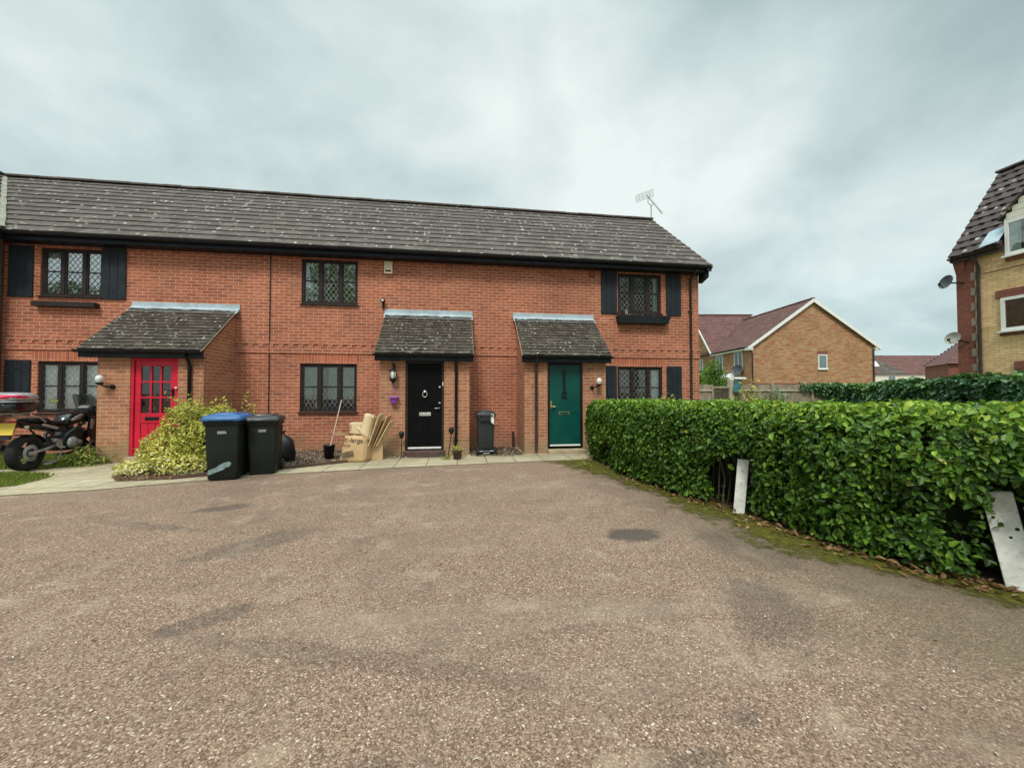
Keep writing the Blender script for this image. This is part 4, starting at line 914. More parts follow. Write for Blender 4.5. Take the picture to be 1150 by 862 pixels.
# ================================================================== MOTORCYCLE (local x forward)
mt = thing('motorcycle', 'black motorcycle with a large top box parked left of the red porch', 'motorcycle', (-7.743, 8.755, .02), R(97))
def mpart(name, mats, fn, parent=mt, bevel=0.):
    mb = MB(); fn(mb); return mb.build(name, mats, parent, bevel)
def wheel(ax_, r, wd, lab):
    t_ = mpart('wheel', 'rim_black', lambda m_: (m_.lathe([(r*.66, -wd*.36), (r*.70, -wd*.38), (r*.70, wd*.38), (r*.66, wd*.36), (r*.63, 0), (r*.66, -wd*.36)], (ax_, 0, r), 'y', 32, False),
        m_.lathe([(.05, -.09), (.055, -.08), (.055, .08), (.05, .09)], (ax_, 0, r), 'y', 14),
        [m_.hexa([(ax_+math.cos(q-.10)*.05, -.02, r+math.sin(q-.10)*.05), (ax_+math.cos(q-.05)*r*.66, -.018, r+math.sin(q-.05)*r*.66), (ax_+math.cos(q+.05)*r*.66, -.018, r+math.sin(q+.05)*r*.66), (ax_+math.cos(q+.2)*.05, -.02, r+math.sin(q+.2)*.05),
                 (ax_+math.cos(q-.10)*.05, .02, r+math.sin(q-.10)*.05), (ax_+math.cos(q-.05)*r*.66, .018, r+math.sin(q-.05)*r*.66), (ax_+math.cos(q+.05)*r*.66, .018, r+math.sin(q+.05)*r*.66), (ax_+math.cos(q+.2)*.05, .02, r+math.sin(q+.2)*.05)]) for q in np.arange(5)*2*math.pi/5]))
    mpart('tyre', 'rubber', lambda m_: m_.lathe([(r*.68, -wd*.40), (r*.80, -wd*.5), (r*.93, -wd*.40), (r*.985, -wd*.2), (r, 0), (r*.985, wd*.2), (r*.93, wd*.40), (r*.80, wd*.5), (r*.68, wd*.40)], (ax_, 0, r), 'y', 36, False), t_)
    mpart('brake_disc', 'engine_metal', lambda m_: m_.lathe([(r*.25, -.075), (r*.46, -.075), (r*.46, -.070), (r*.25, -.070)], (ax_, 0, r), 'y', 24, False), t_)
wheel(-.72, .318, .18, ''); wheel(.72, .305, .12, '')
mpart('swingarm', 'engine_metal', lambda m_: [(m_.tube([(-.76, s_*.115, .318), (-.5, s_*.12, .35), (-.16, s_*.09, .42)], .026, 8), m_.box(-.80, s_*.115-.02, .285, -.68, s_*.115+.02, .35)) for s_ in (-1, 1)])
mpart('frame', 'engine_dark', lambda m_: [(m_.tube([(.50, s_*.04, .92), (.30, s_*.16, .78), (-.1, s_*.17, .60), (-.2, s_*.12, .40)], .028, 8), m_.tube([(-.1, s_*.14, .66), (-.55, s_*.12, .76), (-.95, s_*.09, .84)], .018, 8), m_.tube([(-.2, s_*.12, .42), (-.5, s_*.12, .74)], .015, 8)) for s_ in (-1, 1)])
mpart('engine', 'engine_dark', lambda m_: (m_.loft([(-.22, 0, .42, .13, .12), (-.12, 0, .42, .17, .15), (.12, 0, .40, .18, .15), (.24, 0, .42, .15, .12)], 12, 4), m_.hexa([(.0, -.19, .50), (.22, -.19, .47), (.22, .19, .47), (.0, .19, .50), (.08, -.19, .72), (.26, -.19, .68), (.26, .19, .68), (.08, .19, .72)]),
    [m_.box(.02+.02*i, -.20, .53+.035*i, .245+.01*i, .20, .545+.035*i) for i in range(5)]), bevel=.006)
mpart('clutch_cover', 'engine_metal', lambda m_: (m_.lathe([(.001, -.065), (.07, -.06), (.105, -.035), (.115, 0)], (-.02, -.185, .42), 'y', 20), m_.lathe([(.001, -.04), (.05, -.035), (.065, 0)], (.15, -.18, .40), 'y', 16)))
mpart('footrest_plate', 'engine_metal', lambda m_: (m_.prism([(-.34, .40), (-.22, .30), (-.18, .34), (-.22, .5), (-.30, .52)], 'y', -.165, -.155), m_.tube([(-.27, -.16, .36), (-.27, -.25, .36)], .014, 8), m_.tube([(-.40, -.14, .53), (-.44, -.22, .53)], .012, 8), m_.lathe([(.001, -.03), (.035, -.02), (.04, .02), (.001, .03)], (-.36, -.16, .50), 'y', 12)))
mpart('exhaust', 'engine_dark', lambda m_: (m_.tube([(.26, -.10, .58), (.36, -.10, .42), (.30, -.10, .25), (.0, -.09, .20), (-.25, -.14, .22)], .024, 8), m_.tube([(-.22, .16, .24), (-.45, .20, .33), (-.95, .22, .46)], .05, 10, r2=.065)))
mpart('centre_stand', 'engine_metal', lambda m_: (m_.tube([(-.18, -.14, .27), (-.36, -.2, .11), (-.62, -.24, .10)], .014, 7), m_.tube([(-.18, .14, .27), (-.36, .2, .11), (-.5, .2, .1)], .014, 7), m_.tube([(-.36, -.2, .11), (-.36, .2, .11)], .014, 7), m_.box(-.64, -.27, .085, -.57, -.20, .115)))
mpart('fuel_tank', 'bike_black', lambda m_: m_.loft([(-.06, 0, .80, .06, .04), (-.03, 0, .83, .12, .09), (.10, 0, .88, .165, .13), (.26, 0, .91, .175, .135), (.38, 0, .91, .15, .11), (.46, 0, .90, .09, .07)], 18, 2.6))
mpart('tank_highlight', 'bike_silver', lambda m_: m_.prism([(-.02, .86), (.10, .93), (.24, .975), (.26, .95), (.14, .87), (.02, .835)], 'y', -.176, -.158))  # silver strip painted in for the highlight along the tank side
mpart('seat', 'seat_vinyl', lambda m_: m_.loft([(-.78, 0, .90, .10, .03), (-.70, 0, .905, .13, .045), (-.45, 0, .885, .14, .05), (-.40, 0, .84, .145, .05), (-.15, 0, .805, .13, .045), (-.02, 0, .83, .09, .04)], 14, 3))
mpart('tail_fairing', 'bike_black', lambda m_: m_.loft([(-1.02, 0, .86, .05, .02), (-.95, 0, .85, .09, .05), (-.6, 0, .80, .13, .06), (-.3, 0, .74, .145, .08), (-.12, 0, .70, .14, .06)], 14, 2.6))
mpart('side_panel', 'engine_metal', lambda m_: m_.prism([(-.62, .80), (-.30, .70), (-.26, .735), (-.58, .835)], 'y', -.150, -.138))
mpart('luggage_rack', 'engine_metal', lambda m_: ([m_.tube([(-.55, s_*.15, .86), (-.70, s_*.16, .96), (-1.15, s_*.14, 1.03)], .013, 7) for s_ in (-1, 1)], m_.box(-1.15, -.16, 1.03, -.80, .16, 1.05)))
mpart('mudguard', 'bike_black', lambda m_: (m_.hexa([(-1.12, -.07, .60), (-1.08, -.07, .60), (-1.08, .07, .60), (-1.12, .07, .60), (-1.05, -.09, .86), (-1.0, -.09, .86), (-1.0, .09, .86), (-1.05, .09, .86)]), m_.rings([[(-.72+.335*math.cos(t), yy, .318+.335*math.sin(t)) for yy in (-.09, -.06, .06, .09)] for t in np.linspace(.5, 1.9, 9)], cap=False, closed=False)))
mpart('number_plate', 'plate_yellow', lambda m_: m_.hexa([(-1.155, -.14, .68), (-1.149, -.14, .68), (-1.149, .14, .68), (-1.155, .14, .68), (-1.095, -.14, .88), (-1.089, -.14, .88), (-1.089, .14, .88), (-1.095, .14, .88)]))
mpart('tail_light', 'reflector_red', lambda m_: m_.loft([(-1.05, 0, .875, .04, .015), (-1.03, 0, .875, .07, .025), (-.98, 0, .875, .07, .025)], 10, 3))
mpart('indicator', 'cream_plastic', lambda m_: m_.lathe([(.001, -.03), (.025, -.02), (.025, .02), (.001, .03)], (-.98, -.20, .80), 'y', 10)); mpart('indicator', 'cream_plastic', lambda m_: m_.lathe([(.001, -.03), (.025, -.02), (.025, .02), (.001, .03)], (-.98, .20, .80), 'y', 10))
bx = mpart('top_box', 'bike_black', lambda m_: m_.loft([(-1.36, 0, 1.15, .18, .06), (-1.34, 0, 1.15, .25, .09), (-1.24, 0, 1.15, .285, .10), (-.95, 0, 1.15, .285, .10), (-.82, 0, 1.15, .25, .09), (-.80, 0, 1.15, .2, .07)], 24, 4))
mpart('box_lid', 'bike_silver', lambda m_: m_.loft([(-1.37, 0, 1.30, .16, .03), (-1.345, 0, 1.305, .25, .055), (-1.24, 0, 1.32, .29, .085), (-.95, 0, 1.32, .29, .085), (-.83, 0, 1.31, .25, .06), (-.80, 0, 1.30, .18, .03)], 24, 3), bx)
mpart('box_reflector', 'reflector_red', lambda m_: m_.loft([(-1.385, 0, 1.32, .15, .02), (-1.36, 0, 1.325, .24, .036), (-1.24, 0, 1.33, .296, .042), (-1.08, 0, 1.325, .297, .02)], 24, 4), bx)
mpart('box_trim', 'bike_silver', lambda m_: m_.loft([(-1.38, 0, 1.245, .18, .012), (-1.35, 0, 1.245, .26, .014), (-1.24, 0, 1.245, .296, .014), (-.95, 0, 1.245, .296, .014), (-.80, 0, 1.245, .24, .012)], 24, 4), bx)
mpart('fairing', 'bike_black', lambda m_: (m_.loft([(.36, 0, .92, .14, .09), (.48, 0, .93, .22, .15), (.66, 0, .95, .23, .17), (.80, 0, .93, .16, .14), (.88, 0, .90, .08, .07)], 18, 2.8), [m_.hexa([(.30, s_*.21-.012, .52), (.52, s_*.22-.012, .40), (.52, s_*.22+.012, .40), (.30, s_*.21+.012, .52), (.36, s_*.21-.012, .92), (.66, s_*.22-.012, .92), (.66, s_*.22+.012, .92), (.36, s_*.21+.012, .92)]) for s_ in (-1, 1)]))
mpart('fairing_stripe', 'bike_silver', lambda m_: m_.prism([(.34, .66), (.40, .64), (.45, .82), (.38, .86)], 'y', -.242, -.2325))
mpart('windscreen', 'smoked_screen', lambda m_: m_.rings([[(xx+.13*(1-math.cos(t)), .23*w_*math.sin(t), zz_) for t in np.linspace(-1.2, 1.2, 13)] for xx, zz_, w_ in ((.58, 1.06, 1.0), (.52, 1.18, .98), (.44, 1.30, .88), (.38, 1.37, .7))][::-1], cap=False, closed=False))
mpart('handlebar', 'iron_black', lambda m_: (m_.tube([(.34, -.38, 1.03), (.42, -.25, 1.06), (.47, 0, 1.05), (.42, .25, 1.06), (.34, .38, 1.03)], .013, 8), m_.tube([(.33, -.40, 1.028), (.37, -.30, 1.045)], .019, 8), m_.tube([(.33, .40, 1.028), (.37, .30, 1.045)], .019, 8), m_.box(.36, -.26, 1.03, .46, -.20, 1.10), m_.tube([(.42, -.36, 1.05), (.44, -.24, 1.06)], .006, 6)))
mpart('instruments', 'bike_silver', lambda m_: m_.loft([(.50, 0, 1.06, .09, .04), (.54, 0, 1.08, .10, .05), (.60, 0, 1.08, .09, .04)], 12, 3))
for s_ in (-1, 1):
    mi = mpart('mirror', 'iron_black', lambda m_: (m_.tube([(.44, s_*.26, 1.07), (.46, s_*.34, 1.16), (.44, s_*.40, 1.21)], .007, 6), m_.loft([(.46, s_*.42, 1.23, .03, .02), (.45, s_*.42, 1.23, .07, .045), (.425, s_*.42, 1.23, .08, .05)], 14, 2.5)))
    mpart('mirror_glass', 'mirror_reflection', lambda m_: m_.loft([(.424, s_*.42, 1.23, .072, .043), (.419, s_*.42, 1.23, .07, .041)], 14, 2.5), mi)
for s_ in (-1, 1): mpart('fork', 'engine_metal', lambda m_: (m_.tube([(.50, s_*.10, 1.0), (.62, s_*.10, .62)], .022, 8), m_.tube([(.62, s_*.10, .62), (.735, s_*.10, .28)], .03, 8)))
mpart('front_mudguard', 'bike_black', lambda m_: m_.rings([[(.72+.325*math.cos(t), yy, .305+.325*math.sin(t)) for yy in (-.075, -.05, .05, .075)] for t in np.linspace(.4, 2.5, 11)], cap=False, closed=False))

# ================================================================== HEDGE, POSTS
def along(poly, n, jitter=True):
    pl = np.array(poly, float); seg = np.linalg.norm(np.diff(pl, axis=0), axis=1); cum = np.r_[0, np.cumsum(seg)]
    s_ = rng.uniform(0, cum[-1], n) if jitter else np.linspace(0, cum[-1], n)
    i = np.clip(np.searchsorted(cum, s_)-1, 0, len(seg)-1); f_ = (s_-cum[i])/seg[i]
    p = pl[i]+(pl[i+1]-pl[i])*f_[:, None]; d = (pl[i+1]-pl[i])/seg[i][:, None]
    return p, d, s_, cum[-1]
HB = [(2.90, 8.05), (2.86, 7.0), (2.84, 6.1), (3.03, 5.0), (3.36, 4.1), (3.44, 3.2), (3.70, 2.55), (4.06, 2.1), (4.4, 1.5), (4.8, .7)]   # front line near the ground, left is -x
def hedge_foliage(n):
    out_P, out_N, out_t = [], [], []
    p, d, s_, T = along(HB, n); nrm = np.stack([-d[:, 1], d[:, 0]], 1)     # polyline runs towards -y
    nrm = np.where(nrm[:, :1] > 0, -nrm, nrm)                               # outward = -x side
    th = 1.25; H = 1.26+.05*(s_/T)
    # perimeter parameter: front face, top, back
    a = rng.uniform(0, 1, n); face = np.where(a < .56, 0, np.where(a < .86, 1, 2))
    q = rng.uniform(0, 1, n)
    z = np.where(face == 0, .06+q*(H-.06), np.where(face == 1, H, .1+q*(H-.1)))
    off = np.where(face == 0, 0.0, np.where(face == 1, q*th, th))
    zn = z/H
    bul = np.where(face == 0, .02+.10*np.sin(np.clip(zn, 0, 1)*2.4)-.14*np.clip(zn-.86, 0, 1)/.14, 0)   # bulges out at mid height, rounded at the top
    depth = rng.exponential(.055, n)*np.where(rng.random(n) < .25, 2.0, 1)
    pos = np.zeros((n, 3)); pos[:, :2] = p+nrm*(bul-off)[:, None]; pos[:, 2] = z
    topdrop = np.where(face == 1, -.10*np.clip(1-q/.12, 0, 1)**2-.1*np.clip((q-.88)/.12, 0, 1)**2, 0); pos[:, 2] += topdrop
    N = np.zeros((n, 3)); N[:, :2] = np.where((face == 0)[:, None], nrm, np.where((face == 2)[:, None], -nrm, 0)); N[:, 2] = (face == 1)
    pos += N*(vnoise(pos, 3.2, 3)*.05+vnoise(pos, 9, 4)*.022-depth)[:, None]
    keep = np.ones(n, bool)
    # the end towards the house
    for (cx, cy, cz, r) in ((3.30, 4.36, .36, .26), (3.22, 4.24, .30, .27), (3.12, 4.06, .34, .23), (3.15, 4.12, .58, .17), (3.0, 3.88, .5, .17), (3.0, 3.85, .3, .2), (3.70, 2.34, .42, .20), (3.80, 2.12, .36, .26), (3.6, 2.2, .4, .2), (3.85, 2.1, .12, .30), (3.75, 2.15, .62, .15), (3.6, 2.0, .2, .3), (2.82, 7.1, .30, .20), (2.85, 6.85, .45, .12)):
        dd = np.linalg.norm((pos-[cx, cy, cz])/[1, 1, 1.15], axis=1); keep &= dd > r*rng.uniform(.75, 1.15, n)
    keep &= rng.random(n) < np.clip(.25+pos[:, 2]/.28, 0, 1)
    keep &= rng.random(n) < np.clip(.62+.75*vnoise(pos, 13, 5), .1, 1)
    for bx_, by_, lx_, ly_, h_ in ((3.29, 4.13, .04, -.03, .60), (4.03, 2.24, -.13, -.02, .70)):      # keep the posts clear of leaves
        for u in np.linspace(0, 1, 6):
            for q_ in (.0, .09, .18, .27, .36):
                c_ = np.array([bx_+lx_*u, by_+ly_*u, h_*u]); cc = np.array([0, 0, 1.42]); dv = (cc-c_)/np.linalg.norm(cc-c_); keep &= np.linalg.norm(pos-(c_+dv*q_), axis=1) > .115
    tint = .38+rng.normal(0, .19, n)+.38*(face == 1)+.12*vnoise(pos, 2.2, 9)+.30*np.clip((zn-.84)/.14, 0, 1)*(face == 0)-.8*np.minimum(depth, .2)  # top and rim leaves tinted as lit, deeper leaves as shaded
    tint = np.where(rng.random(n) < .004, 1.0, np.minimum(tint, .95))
    return pos[keep], N[keep], tint[keep], s_[keep], T
hd = thing('laurel_hedge', 'clipped glossy green laurel hedge along the right edge of the tarmac', 'hedge', (3.4, 4.0, 0))
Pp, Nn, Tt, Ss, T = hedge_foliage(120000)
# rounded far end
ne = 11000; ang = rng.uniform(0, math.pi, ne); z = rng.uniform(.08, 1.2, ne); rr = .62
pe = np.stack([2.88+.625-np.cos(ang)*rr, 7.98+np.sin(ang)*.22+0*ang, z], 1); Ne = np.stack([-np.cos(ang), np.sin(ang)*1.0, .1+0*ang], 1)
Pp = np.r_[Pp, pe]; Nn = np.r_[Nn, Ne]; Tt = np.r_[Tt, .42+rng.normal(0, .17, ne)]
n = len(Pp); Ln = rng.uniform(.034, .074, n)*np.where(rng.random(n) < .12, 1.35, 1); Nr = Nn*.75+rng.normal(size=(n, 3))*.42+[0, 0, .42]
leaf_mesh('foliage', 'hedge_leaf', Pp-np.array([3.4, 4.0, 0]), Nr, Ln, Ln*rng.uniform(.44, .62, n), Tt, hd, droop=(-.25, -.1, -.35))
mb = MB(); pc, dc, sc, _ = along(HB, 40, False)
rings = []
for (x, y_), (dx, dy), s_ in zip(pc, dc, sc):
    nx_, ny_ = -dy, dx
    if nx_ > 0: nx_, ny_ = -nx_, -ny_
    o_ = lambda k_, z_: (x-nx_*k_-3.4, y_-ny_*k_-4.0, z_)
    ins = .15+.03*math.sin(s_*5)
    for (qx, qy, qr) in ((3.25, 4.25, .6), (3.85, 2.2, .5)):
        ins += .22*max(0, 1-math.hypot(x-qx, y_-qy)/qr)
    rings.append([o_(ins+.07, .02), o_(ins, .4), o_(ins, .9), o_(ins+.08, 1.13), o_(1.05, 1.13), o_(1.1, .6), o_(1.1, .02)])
mb.rings(rings, smooth=False); mb.build('dark_core', 'core_dark', hd)  # solid dark block, coloured as the shade between the leaves
mb = MB()
for i in range(170):
    (p_, d_, s1, _) = along(HB, 1); x, y_ = p_[0]; k_ = random.uniform(.05, .3)
    if 1.7 < y_ < 2.75: continue
    mb.tube([(x+k_-3.4, y_-4, 0), (x+k_+random.uniform(-.05, .05)-3.4, y_+random.uniform(-.1, .1)-4, .35), (x+k_+random.uniform(-.12, .05)-3.4, y_+random.uniform(-.15, .15)-4, .75)], .008, 5, r2=.004)
mb.build('stems', 'bark', hd)
# soil, moss and dead leaves along the foot of the hedge
pl = HB; sheet('hedge_soil', 'soil', [(x-.10, y_) for x, y_ in pl]+[(x+1.2, y_) for x, y_ in reversed(pl)], .005)
pm, dm, sm_, Tm = along([(2.62, 8.1)]+[(x-.04, y_) for x, y_ in HB[1:]], 90, False)
me = bpy.data.meshes.new('moss'); vs, fs, uvs = [], [], []
for (x, y_), s_ in zip(pm, sm_):
    wd = .66+.22*math.sin(s_*1.7)+.12*math.sin(s_*5.3); wd = max(.25, wd)+(.25 if s_ < 1.2 else 0)
    vs += [(x+.14, y_, .009), (x-wd, y_, .009)]
for i in range(len(pm)-1): fs.append((2*i, 2*i+1, 2*i+3, 2*i+2))
me.from_pydata(vs, [], fs); ul = me.uv_layers.new(name='UVMap')
for p_ in me.polygons:
    for li in p_.loop_indices: vi = me.loops[li].vertex_index; ul.data[li].uv = (sm_[vi//2], vi % 2)
me.materials.append(MATS['moss']); o = bpy.data.objects.new('moss', me); COL.objects.link(o); tag(o, 'olive moss creeping over the tarmac along the foot of the hedge', 'moss', kind='stuff')
pd_, dd_, sd_, Td = along(HB, 1500); k_ = rng.normal(-.09, .11, 1500); keep = (rng.random(1500) < np.where((sd_ > 3.4) & (sd_ < 6.2), .7, .18))
P = np.stack([pd_[:, 0]+k_, pd_[:, 1]+rng.normal(0, .03, 1500), .014+np.abs(rng.normal(0, .012, 1500))], 1)[keep]; n = len(P)
tag(leaf_mesh('fallen_leaves', 'dead_leaf', P, rng.normal(size=(n, 3))*.35+[0, 0, 1], rng.uniform(.03, .085, n), rng.uniform(.015, .04, n), rng.beta(2, 3, n)), 'brown fallen leaves gathered under the hedge', 'leaves', kind='stuff')
# debris over the tarmac
n = 1500; P = np.stack([rng.uniform(-8, 4.5, n), rng.uniform(.6, 7.6, n), np.full(n, .006)], 1); sel = (P[:, 0] < 2.9) & (P[:, 1] < 6.0+.12*P[:, 0]+.6); P = P[sel]; n = len(P)
tag(leaf_mesh('ground_litter', 'chip_stone', P, rng.normal(size=(n, 3))*.25+[0, 0, 1], rng.uniform(.006, .022, n)*(1+1.2*(rng.random(n) < .06)), rng.uniform(.005, .012, n), rng.beta(2, 1.6, n), fold=.5), 'pale leaf scraps and stone chips scattered over the tarmac', 'litter', kind='stuff')
n = 120; P = np.stack([rng.uniform(-6, 3.2, n), rng.uniform(.9, 6.5, n), np.full(n, .008)], 1)
nb_ = 700; xb = rng.uniform(-5.65, -2.9, nb_); yb = np.interp(xb, [-5.75, -5.35, -4.6, -3.7, -2.85], [7.35, 6.92, 6.98, 7.4, 7.78])+np.abs(rng.normal(.02, .14, nb_))
tag(leaf_mesh('fallen_leaves', 'dead_leaf', np.stack([xb, yb, np.full(nb_, .03)], 1), rng.normal(size=(nb_, 3))*.5+[0, 0, 1], rng.uniform(.02, .055, nb_), rng.uniform(.012, .03, nb_), rng.beta(2, 2.5, nb_)), 'brown leaf litter along the front of the shrub bed', 'leaves', kind='stuff')
tag(leaf_mesh('ground_litter', 'dead_leaf', P, rng.normal(size=(n, 3))*.3+[0, 0, 1], rng.uniform(.012, .04, n), rng.uniform(.006, .02, n), rng.beta(1.5, 2.5, n)), 'small brown leaf scraps scattered over the tarmac', 'litter', kind='stuff')

def post(loc, rz, tilt, w_, d_, h, label, holes):
    t = thing('white_post', label, 'post', loc, rz, 'white wooden posts at the hedge'); t.rotation_euler = (tilt[0], tilt[1], rz)
    mb = MB(); mb.hexa([(-w_/2, -d_/2, -.05), (w_/2, -d_/2, -.05), (w_/2, d_/2, -.05), (-w_/2, d_/2, -.05), (-w_/2, -d_/2, h-.004), (w_/2, -d_/2, h), (w_/2, d_/2, h), (-w_/2, d_/2, h-.004)]); mb.build('timber', 'post_white', t, .006)
    for hx, hz, r_ in holes:
        mb = MB(); mb.lathe([(.001, -.002), (r_, -.0015), (r_, .004)], (hx, -d_/2, hz), 'y', 10); mb.build('bolt_hole', 'post_hole', t)
post((3.29, 4.13, 0), R(-38), (R(-2), R(5), 0), .115, .09, .64, 'narrow white post half sunk in the hedge, the one further from the camera', [(.0, .5, .007), (.0, .36, .006)])
post((4.03, 2.24, 0), R(-57), (R(-4), R(-9), 0), .155, .10, .69, 'wide weathered white post leaning out of the hedge at the right edge of the photo', [(-.02, .46, .014), (.05, .43, .012), (.01, .37, .009), (.06, .18, .016)])

# ================================================================== SHRUB, WEEDS, GRASS
def blob_leaves(n, lobes):
    """points on and in a union of ellipsoids"""
    out, nor = [], []
    w_ = np.array([l_[3]*l_[4]+l_[3]*l_[5]+l_[4]*l_[5] for l_ in lobes]); cnt = (n*w_/w_.sum()).astype(int)
    for (cx, cy, cz, a, b_, c_), m_ in zip(lobes, cnt):
        d = unit(rng.normal(size=(m_, 3))); r = 1-np.minimum(rng.exponential(.16, m_), .85)
        r *= 1+.16*vnoise(d*2.2, 1.6, int(cx*100) % 97)
        out.append(np.array([cx, cy, cz])+d*r[:, None]*[a, b_, c_]); nor.append(d)
    return np.concatenate(out), np.concatenate(nor)
sh = thing('variegated_shrub', 'sprawling yellow and cream variegated shrub beside the red door', 'shrub', (-5.0, 7.75, .02))
LB = [(.02, .20, .70, .42, .38, .46), (.34, .30, .74, .40, .32, .36), (-.25, .05, .40, .40, .36, .36), (.0, -.20, .32, .46, .32, .32), (.42, -.05, .46, .40, .34, .42), (-.46, -.28, .10, .32, .26, .15), (.30, -.36, .16, .46, .26, .20), (.06, .18, 1.04, .26, .24, .20), (.74, .28, .62, .34, .26, .38), (.50, .3, 1.0, .24, .2, .16)]
P, N_ = blob_leaves(12500, LB); k_ = P[:, 2] > .0; P, N_ = P[k_], N_[k_]
tw = []   # long outlying shoots
for i in range(46):
    a0 = np.array([random.uniform(-.2, .95), random.uniform(-.1, .4), random.uniform(.6, 1.0)]); d = unit(np.array([[random.uniform(-.5, .9), random.uniform(-.5, .3), random.uniform(.35, 1.0)]]))[0]
    L_ = random.uniform(.25, .55); tw.append((a0, a0+d*L_))
for a0, a1 in tw:
    m_ = 16; f_ = rng.uniform(.3, 1, m_)[:, None]; P = np.r_[P, a0+(a1-a0)*f_+rng.normal(0, .02, (m_, 3))]; N_ = np.r_[N_, rng.normal(size=(m_, 3))]
n = len(P); Ln = rng.uniform(.035, .07, n)
low = np.clip(1-P[:, 2]/.5, 0, 1); tint = np.clip(.36+.22*vnoise(P, 3.5, 21)+.45*low+rng.normal(0, .16, n), 0, .92); tint = np.where((P[:, 0] < -.35) & (P[:, 2] > .25) & (rng.random(n) < .3), .98, tint)
leaf_mesh('foliage', 'variegated_leaf', P, N_*.6+rng.normal(size=(n, 3))*.5+[0, -.15, .5], Ln, Ln*rng.uniform(.4, .55, n), tint, sh)
mb = MB()
for a0, a1 in tw: mb.tube([(random.uniform(-.1, .3), .1, 0), tuple(a0*.6+np.array([.05, .05, 0])), tuple(a0), tuple(a1)], .008, 5, r2=.003)
mb.build('stems', 'bark', sh)
def weed(name, label, loc, n, r, h, mat='weed_leaf', L=(.05, .1)):
    P = np.stack([rng.normal(0, r*.5, n), rng.normal(0, r*.5, n), np.abs(rng.normal(0, h*.5, n))+.01], 1)
    N_ = np.stack([P[:, 0]/r, P[:, 1]/r, np.full(n, .6)], 1)+rng.normal(size=(n, 3))*.4; Ln = rng.uniform(*L, n)
    t = thing(name, label, 'plant', loc); leaf_mesh('foliage', mat, P, N_, Ln, Ln*.36, rng.uniform(.1, 1, n), t)
    S_ = MB()
    for i in range(6): a_ = i*1.05; S_.tube([(0, 0, 0), (math.cos(a_)*r*.3, math.sin(a_)*r*.3, h*.4), (math.cos(a_)*r*.5, math.sin(a_)*r*.5, h*.8)], .004, 5)
    S_.build('stem', 'bark', t); return t
weed('weed', 'bushy green weed at the foot of the red porch behind the motorcycle', (-7.1, 8.62, .02), 420, .30, .26)
weed('weed', 'low weed tuft on the paving right of the black door step', (-.22, 8.25, .012), 90, .12, .08, L=(.03, .06))
weed('weed', 'small sprawling weed at the near end of the hedge foot by the path', (2.45, 7.2, .008), 70, .2, .06, L=(.03, .06))
weed('weed', 'tall pale weed between the shrub and the two bins', (-3.62, 7.75, .03), 130, .10, .62, 'variegated_leaf', (.03, .055))
def blades(name, label, area, n, h):
    """grass as upright blades"""
    A_ = np.array(area); x = rng.uniform(A_[:, 0].min(), A_[:, 0].max(), n*2); y_ = rng.uniform(A_[:, 1].min(), A_[:, 1].max(), n*2)
    ins = np.zeros(len(x), bool)
    for (xa, ya), (xb, yb) in zip(area, area[1:]+area[:1]):
        if ya != yb: ins ^= ((ya > y_) != (yb > y_)) & (x < (xb-xa)*(y_-ya)/(yb-ya)+xa)
    x, y_ = (x+rng.normal(0, .03, len(x)))[ins], (y_+rng.normal(0, .03, len(y_)))[ins]; n = len(x)
    P = np.stack([x, y_, np.full(n, .015)], 1); N_ = np.stack([rng.normal(size=n), rng.normal(size=n), rng.normal(0, .25, n)], 1)
    return tag(leaf_mesh(name, 'weed_leaf', P, N_, rng.uniform(h*.5, h*1.3, n), .012, rng.beta(2, 3, n), droop=(0, 0, 2.2)), label, 'grass', kind='stuff')
blades('grass', 'strip of rough grass in front of the motorcycle', [(-9.4, 7.2), (-8.0, 6.75), (-6.95, 6.62), (-6.62, 6.82), (-6.72, 7.45), (-7.0, 7.68), (-7.6, 7.82), (-9.4, 7.9)], 6500, .05)
blades('grass', 'rough grass under the window behind the motorcycle', [(-9.9, 8.3), (-7.5, 8.25), (-7.2, 8.6), (-7.16, 9.88), (-9.9, 9.88)], 6500, .075)
# loose gravel in the bed
n = 6500; P = np.stack([rng.uniform(-5.7, -1.7, n), rng.uniform(7.2, 9.85, n), rng.uniform(.024, .036, n)], 1)
lim = np.interp(P[:, 0], [-5.7, -5.3, -4.6, -3.7, -2.85, -1.62], [7.4, 6.98, 7.04, 7.46, 7.84, 8.56]); P = P[(P[:, 1] > lim) & ((P[:, 0] > -5.18) | (P[:, 1] < 8.6))]; n = len(P)
n2 = 900; P2 = np.stack([rng.uniform(.32, 1.5, n2), rng.uniform(8.45, 9.85, n2), rng.uniform(.022, .034, n2)], 1); P3 = np.stack([rng.uniform(-1.7, .2, 420), rng.uniform(8.5, 8.75, 420), rng.uniform(.014, .022, 420)], 1)
P = np.r_[P, P2, P3]; n = len(P)
tag(leaf_mesh('gravel', 'gravel_stone', P, rng.normal(size=(n, 3))*.5+[0, 0, 1], rng.uniform(.02, .045, n), rng.uniform(.018, .035, n), rng.beta(2, 2, n), fold=.5), 'loose brown and grey gravel at the foot of the brick walls', 'gravel', kind='stuff')

